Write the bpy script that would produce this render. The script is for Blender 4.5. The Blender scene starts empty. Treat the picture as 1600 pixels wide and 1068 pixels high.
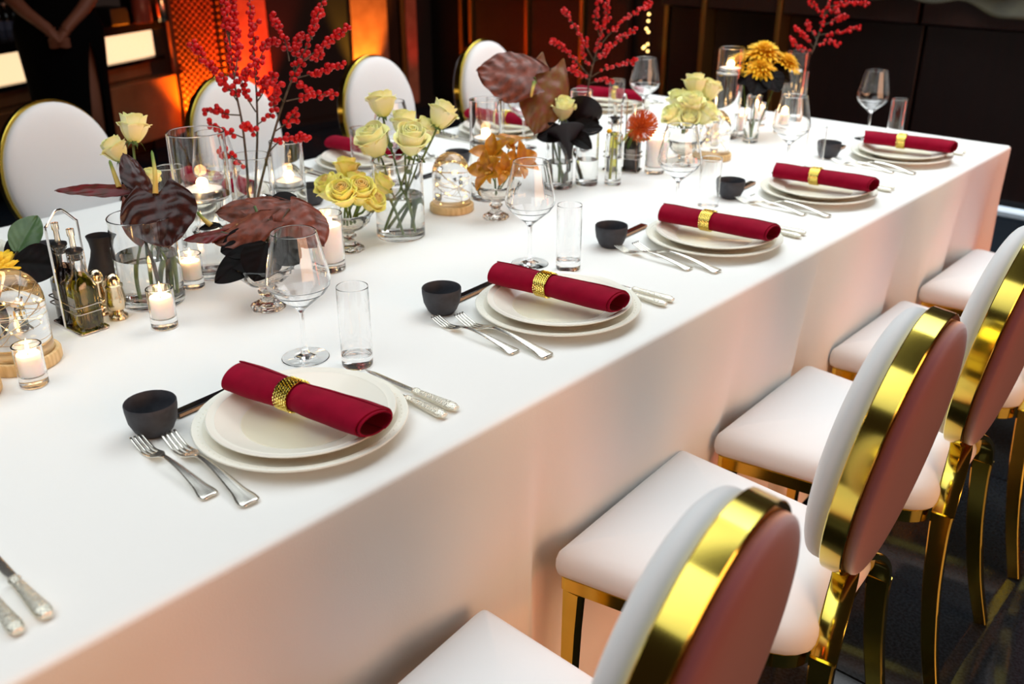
import bpy, bmesh, math, random
from mathutils import Vector, Matrix
random.seed(7)
SC = bpy.context.scene
COL = SC.collection
PI = math.pi
# ---------------------------------------------------------------- camera
cd = bpy.data.cameras.new('camera')
cd.sensor_width = 36.0
cd.lens = 33.75
cd.dof.use_dof = True
cd.dof.focus_distance = 1.62
cd.dof.aperture_fstop = 4.0
cam = bpy.data.objects.new('camera', cd)
COL.objects.link(cam)
cam.matrix_world = Matrix(((0.744105, -0.276171, 0.608306, 0.0), (0.668062, 0.307607, -0.677548, 0.0),
                           (0.0, 0.910553, 0.413391, 1.45), (0, 0, 0, 1)))
SC.camera = cam
# ---------------------------------------------------------------- world, lamps, exposure
w = bpy.data.worlds.new('dim_room'); SC.world = w; w.use_nodes = True
w.node_tree.nodes['Background'].inputs[0].default_value = (1.0, 0.62, 0.5, 1)
w.node_tree.nodes['Background'].inputs[1].default_value = 0.018

def lamp(name, kind, loc, energy, color, size=None, size_y=None, target=None, spot=None, blend=0.5):
    l = bpy.data.lights.new(name, kind); l.energy = energy; l.color = color
    if kind == 'AREA':
        l.shape = 'RECTANGLE'; l.size = size; l.size_y = size_y or size
    elif size is not None:
        l.shadow_soft_size = size
    if kind == 'SPOT':
        l.spot_size = spot; l.spot_blend = blend
    o = bpy.data.objects.new(name, l); COL.objects.link(o); o.location = loc
    if target is not None:
        d = Vector(target) - Vector(loc)
        o.rotation_euler = d.to_track_quat('-Z', 'Y').to_euler()
    return o

for y_, sy_, e_ in ((-1.35, 2.7, 40), (1.15, 2.1, 21), (3.75, 2.7, 80)):     # three ceiling panels along the table
    lamp('ceiling_light', 'AREA', (-1.6, y_, 3.3), e_, (0.935, 1.0, 1.03), 2.9, sy_, target=(-1.45, y_, 0)).data.spread = math.radians(130)
lamp('warm_fill', 'AREA', (3.9, 1.1, 1.7), 150, (1.0, 0.53, 0.30), 4.4, 2.0, target=(-0.9, 1.2, 0.5))  # added soft fill, out of view, that warms and brightens the cloth side
lamp('red_uplight', 'AREA', (2.4, 4.6, 0.45), 30, (1.0, 0.13, 0.06), 0.9, 0.9, target=(-0.6, 2.2, 0.45))
v = SC.view_settings
SC.display_settings.display_device = 'sRGB'
v.view_transform = 'Standard'; v.look = 'None'; v.gamma = 1.0; v.exposure = 0.0; v.use_curve_mapping = False
cy = SC.cycles
cy.max_bounces = 18; cy.transmission_bounces = 18; cy.transparent_max_bounces = 18; cy.glossy_bounces = 6; cy.diffuse_bounces = 4
cy.sample_clamp_indirect = 40.0; cy.blur_glossy = 0.0

# ---------------------------------------------------------------- helpers
def lin(c):
    return c / 12.92 if c <= 0.04045 else ((c + 0.055) / 1.055) ** 2.4

def rgb(r, g, b):
    return (lin(r / 255), lin(g / 255), lin(b / 255), 1.0)

MATS = {}
def mat(name, color, rough=0.5, metal=0.0, trans=0.0, ior=1.45, noise=None, bump=None, emit=None, coat=0.0, sheen=0.0, spec=None, sub=0.0, wave=None):
    m = bpy.data.materials.new(name); m.use_nodes = True
    nt = m.node_tree; b = nt.nodes['Principled BSDF']
    b.inputs['Base Color'].default_value = color
    b.inputs['Roughness'].default_value = rough
    b.inputs['Metallic'].default_value = metal
    b.inputs['Transmission Weight'].default_value = trans
    b.inputs['IOR'].default_value = ior
    b.inputs['Coat Weight'].default_value = coat
    b.inputs['Sheen Weight'].default_value = sheen
    if spec is not None: b.inputs['Specular IOR Level'].default_value = spec
    if sub:
        b.inputs['Subsurface Weight'].default_value = sub
        b.inputs['Subsurface Radius'].default_value = (0.03, 0.02, 0.014)
        b.inputs['Subsurface Scale'].default_value = 0.5 if name == 'white_wax' else 0.1
    if emit:
        b.inputs['Emission Color'].default_value = emit[0]; b.inputs['Emission Strength'].default_value = emit[1]
    tc = nt.nodes.new('ShaderNodeTexCoord')
    if noise:   # (scale, second colour, lo, hi, (optional stretch))
        n = nt.nodes.new('ShaderNodeTexNoise'); n.inputs['Scale'].default_value = noise[0]; n.inputs['Detail'].default_value = 4
        if len(noise) > 4:
            mp = nt.nodes.new('ShaderNodeMapping'); mp.inputs['Scale'].default_value = noise[4]
            nt.links.new(tc.outputs['Object'], mp.inputs[0]); nt.links.new(mp.outputs[0], n.inputs['Vector'])
        else:
            nt.links.new(tc.outputs['Object'], n.inputs['Vector'])
        r = nt.nodes.new('ShaderNodeValToRGB')
        r.color_ramp.elements[0].position = noise[2]; r.color_ramp.elements[1].position = noise[3]
        r.color_ramp.elements[0].color = color; r.color_ramp.elements[1].color = noise[1]
        nt.links.new(n.outputs['Fac'], r.inputs[0]); nt.links.new(r.outputs[0], b.inputs['Base Color'])
    if bump:    # (scale, strength, distance)
        n2 = nt.nodes.new('ShaderNodeTexNoise'); n2.inputs['Scale'].default_value = bump[0]; n2.inputs['Detail'].default_value = 5
        nt.links.new(tc.outputs['Object'], n2.inputs['Vector'])
        src = n2.outputs['Fac']
        if wave:
            wv = nt.nodes.new('ShaderNodeTexWave'); wv.inputs['Scale'].default_value = wave[0]; wv.inputs['Distortion'].default_value = wave[1]
            wv.inputs['Detail'].default_value = 2
            nt.links.new(tc.outputs['Object'], wv.inputs['Vector']); src = wv.outputs['Fac']
        bp = nt.nodes.new('ShaderNodeBump'); bp.inputs['Strength'].default_value = bump[1]; bp.inputs['Distance'].default_value = bump[2]
        nt.links.new(src, bp.inputs['Height']); nt.links.new(bp.outputs[0], b.inputs['Normal'])
    MATS[name] = m
    return m

def gradmat(name, stops, axis='Z', rough=0.5, noise=0.0, bump=None, sub=0.0, coat=0.0):
    """colour of the thing itself along its generated axis (petal base to tip)"""
    m = bpy.data.materials.new(name); m.use_nodes = True
    nt = m.node_tree; b = nt.nodes['Principled BSDF']; b.inputs['Roughness'].default_value = rough; b.inputs['Coat Weight'].default_value = coat
    tc = nt.nodes.new('ShaderNodeTexCoord'); sp = nt.nodes.new('ShaderNodeSeparateXYZ')
    nt.links.new(tc.outputs['Generated'], sp.inputs[0])
    r = nt.nodes.new('ShaderNodeValToRGB')
    els = r.color_ramp.elements
    while len(els) < len(stops): els.new(0.5)
    for e, (p, c) in zip(els, stops): e.position = p; e.color = c
    src = sp.outputs[axis]
    if noise:
        n = nt.nodes.new('ShaderNodeTexNoise'); n.inputs['Scale'].default_value = 3.0
        nt.links.new(tc.outputs['Generated'], n.inputs['Vector'])
        a = nt.nodes.new('ShaderNodeMath'); a.operation = 'MULTIPLY_ADD'; a.inputs[1].default_value = noise
        nt.links.new(n.outputs['Fac'], a.inputs[0]); nt.links.new(src, a.inputs[2])
        s = nt.nodes.new('ShaderNodeMath'); s.operation = 'SUBTRACT'; s.inputs[1].default_value = noise * 0.5
        nt.links.new(a.outputs[0], s.inputs[0]); src = s.outputs[0]
    nt.links.new(src, r.inputs[0]); nt.links.new(r.outputs[0], b.inputs['Base Color'])
    if sub:
        b.inputs['Subsurface Weight'].default_value = sub; b.inputs['Subsurface Radius'].default_value = (0.01, 0.008, 0.004)
    if bump:
        n2 = nt.nodes.new('ShaderNodeTexNoise'); n2.inputs['Scale'].default_value = bump[0]; n2.inputs['Detail'].default_value = 3
        nt.links.new(tc.outputs['Object'], n2.inputs['Vector'])
        bp = nt.nodes.new('ShaderNodeBump'); bp.inputs['Strength'].default_value = bump[1]; bp.inputs['Distance'].default_value = bump[2]
        nt.links.new(n2.outputs['Fac'], bp.inputs['Height']); nt.links.new(bp.outputs[0], b.inputs['Normal'])
    MATS[name] = m
    return m

class MB:
    """collects vertices and faces of one mesh"""
    def __init__(s): s.v = []; s.f = []
    def add(s, vs, fs, M=None):
        o = len(s.v)
        s.v += [tuple(M @ Vector(p)) if M is not None else tuple(p) for p in vs]
        s.f += [tuple(i + o for i in f) for f in fs]
        return s
    def box(s, x0, x1, y0, y1, z0, z1, M=None):
        vs = [(x, y, z) for x in (x0, x1) for y in (y0, y1) for z in (z0, z1)]
        return s.add(vs, [(0, 1, 3, 2), (4, 6, 7, 5), (0, 4, 5, 1), (2, 3, 7, 6), (0, 2, 6, 4), (1, 5, 7, 3)], M)
    def tube(s, pts, rad, seg=8, M=None, cap=True, flat=None):
        pts = [Vector(p) for p in pts]; n = len(pts)
        rad = [rad] * n if not hasattr(rad, '__len__') else list(rad)
        vs = []; up = None
        for i, p in enumerate(pts):
            t = (pts[min(i + 1, n - 1)] - pts[max(i - 1, 0)]).normalized()
            if up is None:
                up = Vector((0, 0, 1)) if abs(t.z) < 0.9 else Vector((1, 0, 0))
            a = (up - t * up.dot(t)); a = a.normalized() if a.length > 1e-6 else t.orthogonal().normalized()
            b = t.cross(a); up = a
            for k in range(seg):
                c, d = math.cos(2 * PI * k / seg), math.sin(2 * PI * k / seg)
                vs.append(p + (a * c + b * d * (flat or 1)) * rad[i])
        fs = [(i * seg + k, i * seg + (k + 1) % seg, (i + 1) * seg + (k + 1) % seg, (i + 1) * seg + k) for i in range(n - 1) for k in range(seg)]
        if cap:
            fs.append(tuple(range(seg - 1, -1, -1))); fs.append(tuple((n - 1) * seg + k for k in range(seg)))
        return s.add(vs, fs, M)
    def lathe(s, prof, seg=40, M=None, mod=None, crisp=0.0):
        """prof: list of (r, z); r=0 ends close; mod(r, z, angle) may change the radius"""
        vs = []; rows = []
        if crisp:   # support rows beside every corner keep the walls flat-shaded between them
            q = [prof[0]]
            for a, b in zip(prof, prof[1:]):
                L = math.hypot(b[0] - a[0], b[1] - a[1])
                if L > 5 * crisp:
                    for f in (crisp / L, 1 - crisp / L): q.append((a[0] + (b[0] - a[0]) * f, a[1] + (b[1] - a[1]) * f))
                q.append(b)
            prof = q
        for r, z in prof:
            if r < 1e-6:
                rows.append([len(vs)]); vs.append((0, 0, z))
            else:
                rows.append(list(range(len(vs), len(vs) + seg)))
                for k in range(seg):
                    a = 2 * PI * k / seg; q = mod(r, z, a) if mod else r
                    vs.append((q * math.cos(a), q * math.sin(a), z))
        fs = []
        for A, B in zip(rows, rows[1:]):
            for k in range(seg):
                k2 = (k + 1) % seg
                if len(A) == 1 and len(B) == 1: continue
                if len(A) == 1: fs.append((A[0], B[k2], B[k]))
                elif len(B) == 1: fs.append((A[k], A[k2], B[0]))
                else: fs.append((A[k], A[k2], B[k2], B[k]))
        return s.add(vs, fs, M)
    def grid(s, fn, nu, nv, M=None, thick=0.0):
        """fn(u, v) -> point, u and v in 0..1; thick > 0 makes a closed sheet"""
        P = [[Vector(fn(i / nu, j / nv)) for j in range(nv + 1)] for i in range(nu + 1)]
        W = nv + 1
        vs = [P[i][j] for i in range(nu + 1) for j in range(nv + 1)]
        fs = [(i * W + j, (i + 1) * W + j, (i + 1) * W + j + 1, i * W + j + 1) for i in range(nu) for j in range(nv)]
        if thick:
            N = len(vs); nn = []
            for i in range(nu + 1):
                for j in range(nv + 1):
                    du = P[min(i + 1, nu)][j] - P[max(i - 1, 0)][j]; dv = P[i][min(j + 1, nv)] - P[i][max(j - 1, 0)]
                    c = du.cross(dv); nn.append(c.normalized() if c.length > 1e-12 else Vector((0, 0, 1)))
            top = [p + q * thick * .5 for p, q in zip(vs, nn)]; bot = [p - q * thick * .5 for p, q in zip(vs, nn)]
            vs = top + bot
            fs = fs + [tuple(N + i for i in reversed(f)) for f in fs]
            rim = [i * W for i in range(nu + 1)] + [nu * W + j for j in range(1, nv + 1)] + [i * W + nv for i in range(nu - 1, -1, -1)] + [j for j in range(nv - 1, 0, -1)]
            for a, b in zip(rim, rim[1:] + rim[:1]): fs.append((b, a, N + a, N + b))
        return s.add(vs, fs, M)
    def mesh(s, name, m, smooth=True, angle=None):
        me = bpy.data.meshes.new(name); me.from_pydata([tuple(p) for p in s.v], [], s.f)
        bm = bmesh.new(); bm.from_mesh(me)
        bmesh.ops.remove_doubles(bm, verts=bm.verts, dist=1e-6)
        bmesh.ops.recalc_face_normals(bm, faces=bm.faces)
        if angle:
            for e in bm.edges:
                if len(e.link_faces) == 2 and e.calc_face_angle(0) > angle: e.smooth = False
        for f in bm.faces: f.smooth = smooth
        bm.to_mesh(me); bm.free()
        if m: me.materials.append(m)
        return me
    def obj(s, name, m, parent=None, smooth=True, angle=0.7, loc=None, bevel=None):
        o = put(name, s.mesh(name, m, smooth, angle), parent, loc)
        if bevel:
            b = o.modifiers.new('bevel', 'BEVEL'); b.width = bevel; b.segments = 2; b.limit_method = 'ANGLE'
        return o

def put(name, me, parent=None, loc=None, M=None):
    o = bpy.data.objects.new(name, me); COL.objects.link(o)
    if parent is not None: o.parent = parent
    if loc is not None: o.location = loc
    if M is not None: o.matrix_local = M
    return o

def tag(o, label, cat, group=None, kind=None):
    o['label'] = label; o['category'] = cat
    if group: o['group'] = group
    if kind: o['kind'] = kind
    return o

def thing(name, label, cat, loc=(0, 0, 0), rz=0.0, group=None, scale=1.0):
    o = bpy.data.objects.new(name, None); COL.objects.link(o); o.empty_display_size = 0.02
    o.location = loc; o.rotation_euler = (0, 0, rz); o.scale = (scale,) * 3
    return tag(o, label, cat, group)

def dup(root, label, loc, rz=None, scale=1.0, group=None):
    r = root.copy(); COL.objects.link(r); r.location = loc; r.scale = (scale,) * 3
    if rz is not None: r.rotation_euler = (0, 0, rz)
    r['label'] = label
    if group: r['group'] = group
    for c in root.children:
        k = c.copy(); COL.objects.link(k); k.parent = r
        for g in c.children:
            q = g.copy(); COL.objects.link(q); q.parent = k
    return r

def struct(o):
    o['kind'] = 'structure'; return o

def stuff(o):
    o['kind'] = 'stuff'; return o

def frame(c, z, x=None):
    """matrix at c whose Z axis is z and whose X axis is as near x as can be"""
    z = Vector(z).normalized(); x = Vector(x) if x is not None else z.orthogonal()
    x = (x - z * x.dot(z)).normalized(); y = z.cross(x)
    M = Matrix((x, y, z)).transposed().to_4x4(); M.translation = Vector(c)
    return M

def smoothpath(pts, n=4):
    """Catmull-Rom through the points"""
    P = [Vector(p) for p in pts]; out = []
    for i in range(len(P) - 1):
        p0, p1, p2, p3 = P[max(i - 1, 0)], P[i], P[i + 1], P[min(i + 2, len(P) - 1)]
        for k in range(n):
            t = k / n
            out.append(0.5 * ((2 * p1) + (p2 - p0) * t + (2 * p0 - 5 * p1 + 4 * p2 - p3) * t * t + (3 * p1 - p0 - 3 * p2 + p3) * t ** 3))
    out.append(P[-1]); return out

# ---------------------------------------------------------------- materials
CLOTH = mat('white_cloth', rgb(240, 240, 236), .85, bump=(600, .10, .0008), wave=(260, 9.0), spec=.25, sheen=.1)
VELVET = mat('white_velvet', rgb(238, 237, 236), .75, sheen=.3, spec=.3, bump=(240, .05, .0006))
ROSEV = mat('dusky_pink_velvet', rgb(122, 60, 66), .7, sheen=1.0, spec=.25, noise=(7, rgb(114, 54, 63), .35, .65), bump=(120, .06, .001))
GOLD = mat('polished_gold', (0.76, 0.59, 0.11, 1), .13, 1.0, noise=(6, (0.68, 0.52, 0.09, 1), .4, .6))
SILVER = mat('silver_plate', (0.88, 0.85, 0.77, 1), .27, 1.0, bump=(90, .05, .001))
SILVERX = mat('chased_silver', (0.82, 0.78, 0.66, 1), .22, 1.0, bump=(420, .8, .002))
BRASS = mat('brass_strip', (0.42, 0.26, 0.08, 1), .35, 1.0)
STEEL = mat('steel_wire', (0.72, 0.70, 0.68, 1), .15, 1.0)
PEWTER = mat('warm_pewter', (0.80, 0.66, 0.46, 1), .18, 1.0, bump=(60, .05, .002))
CERAM = mat('cream_ceramic', rgb(246, 244, 231), .25, coat=.3, bump=(90, .04, .001))
CERAM_REFL = mat('cream_ceramic_reflection', rgb(238, 234, 208), .28, coat=.3)  # yellower cream: a warm reflection put into the colour
SLATE = mat('matt_black_stoneware', rgb(60, 62, 68), .62, noise=(80, rgb(54, 55, 61), .4, .6))
LACQ = mat('black_lacquer', rgb(20, 18, 20), .12, spec=.7)
COPPER = mat('copper_edge', (0.42, 0.22, 0.12, 1), .35, 1.0)
WINE = mat('burgundy_napkin', rgb(146, 2, 40), .85, sheen=.05, spec=.1, noise=(30, rgb(132, 0, 34), .35, .65), bump=(700, .10, .0006))
GLASS = mat('clear_glass', (1, 1, 1, 1), 0.0, trans=1.0, ior=1.46)
PRESSED = mat('pressed_glass', (0.985, 0.97, 0.93, 1), 0.02, trans=1.0, ior=1.5)
WATER = mat('water', (0.985, 0.99, 0.965, 1), 0.0, trans=1.0, ior=1.33)
WAX = mat('white_wax', rgb(252, 246, 242), .5, sub=.6)
WICK = mat('burnt_wick', rgb(30, 22, 18), .9)
FLAME = mat('candle_flame', (1, .7, .3, 1), .5, emit=((1.0, .66, .26, 1), 9))
BULB = mat('fairy_light', (1, .8, .4, 1), .5, emit=((1.0, .66, .20, 1), 4))
WIRE = mat('copper_wire', (0.85, 0.72, 0.52, 1), .3, 1.0)
WOODL = mat('pale_wood', rgb(238, 210, 158), .55, noise=(18, rgb(205, 168, 110), .35, .7, (1, 8, 1)))
ALU = mat('tealight_foil', (0.75, 0.74, 0.73, 1), .28, 1.0)
STEM = mat('green_stem', rgb(88, 108, 42), .55, noise=(40, rgb(62, 84, 34), .4, .6))
STEMD = mat('dark_stem', rgb(62, 66, 36), .55, noise=(40, rgb(70, 50, 36), .4, .6))
TWIG = mat('brown_twig', rgb(92, 74, 60), .8, noise=(60, rgb(66, 62, 44), .4, .6))
BERRY = mat('red_berry', rgb(198, 6, 12), .38, spec=.35, noise=(50, rgb(178, 3, 10), .4, .6))
SEPAL = mat('sepal_green', rgb(88, 120, 52), .55)
ROSEP = gradmat('pale_rose_petal', [(0, rgb(214, 218, 112)), (.3, rgb(246, 244, 178)), (.8, rgb(254, 252, 208)), (1, rgb(240, 242, 158))], rough=.55, noise=.35, sub=.15)
ROSEW = gradmat('warm_rose_petal', [(0, rgb(214, 218, 80)), (.3, rgb(252, 236, 126)), (.8, rgb(255, 244, 164)), (1, rgb(238, 240, 110))], rough=.55, noise=.4, sub=.15)
ROSEC = mat('rose_heart', rgb(242, 214, 132), .6, sub=.15)
def spathe(name, a, b, rough):
    m = mat(name, a, rough, coat=.12, spec=.35, noise=(55, b, .38, .66), bump=(70, .35, .003)); return m
S_BROWN = spathe('brown_spathe', rgb(124, 62, 44), rgb(84, 44, 30), .5)
S_DARK = spathe('chocolate_spathe', rgb(62, 26, 20), rgb(38, 16, 12), .34)
S_WINE = spathe('wine_spathe', rgb(108, 26, 30), rgb(76, 38, 26), .42)
S_OLIVE = spathe('olive_russet_spathe', rgb(112, 78, 32), rgb(118, 60, 42), .5)
LEAFG = mat('green_leaf', rgb(74, 104, 58), .45, noise=(40, rgb(60, 90, 48), .4, .6), coat=.15)
LEAFB = mat('near_black_leaf', rgb(18, 9, 10), .6, noise=(40, rgb(12, 11, 10), .4, .6), spec=.12)
SPAD = gradmat('cream_and_green_spadix', [(0, rgb(216, 178, 92)), (.6, rgb(206, 186, 92)), (.85, rgb(120, 142, 56)), (1, rgb(92, 122, 48))], rough=.6)
AMBER = mat('amber_orchid_petal', rgb(204, 128, 12), .4, noise=(2.2, rgb(164, 90, 8), .42, .66), sub=.1, bump=(7, .12, .02))
LIP = mat('orchid_lip', rgb(232, 176, 70), .5)
MUM = mat('yellow_mum_petal', rgb(252, 206, 30), .6, noise=(60, rgb(240, 182, 14), .4, .6), sub=.1)
PINC = mat('orange_needle', rgb(226, 112, 30), .6, noise=(60, rgb(206, 84, 18), .4, .6))
OIL = mat('olive_oil', (0.62, 0.55, 0.03, 1), 0.0, trans=1.0, ior=1.4)
VINEGAR = mat('dark_vinegar', rgb(18, 10, 12), .1)
LABEL = mat('grey_label', rgb(150, 150, 146), .6)
BLACKP = mat('black_plastic', rgb(26, 26, 28), .35)
FLOORM = mat('polished_dark_stone', (0.010, 0.014, 0.019, 1), .06, noise=(160, (0.020, 0.029, 0.040, 1), .4, .62), spec=.3)
GROUT = mat('tile_joint', rgb(24, 24, 26), .7)
DARKW = mat('dark_wood_panel', rgb(42, 20, 12), .42, noise=(6, rgb(32, 17, 11), .35, .7, (6, 6, .5)))
DARKW2 = mat('very_dark_wood', rgb(24, 10, 8), .4, noise=(6, rgb(15, 7, 6), .35, .7, (6, 6, .5)))
PLASTER = mat('terracotta_plaster', rgb(170, 104, 78), .8, noise=(12, rgb(150, 88, 64), .35, .65))
BLACKM = mat('matt_black', rgb(14, 12, 12), .6)
DRAPE = mat('olive_drape', rgb(62, 58, 38), .7, noise=(9, rgb(42, 40, 24), .35, .65))
SKIN = mat('skin', rgb(116, 70, 50), .55, sub=.1)
GOWN = mat('black_gown', rgb(3, 3, 4), .9, spec=.08)
HAIRM = mat('dark_hair', rgb(24, 16, 12), .5)
PANELG = mat('backlit_panel', rgb(240, 214, 180), .5, emit=((1.0, .70, .40, 1), 1.15))
LEDM = mat('led_strip', (.8, .9, 1, 1), .5, emit=((.62, .85, 1.0, 1), .7))
TANP = mat('tan_lacquer', rgb(150, 104, 70), .25, noise=(4, rgb(130, 88, 58), .35, .65))
MESHM = mat('perforated_metal', (0.10, 0.05, 0.03, 1), .45, 1.0)
BLUEL = mat('blue_label', rgb(96, 116, 150), .6)
BOTG = mat('dark_bottle_glass', rgb(18, 14, 12), .08, spec=.7)
JARR = mat('reddish_jar', rgb(140, 66, 52), .3)
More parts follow.
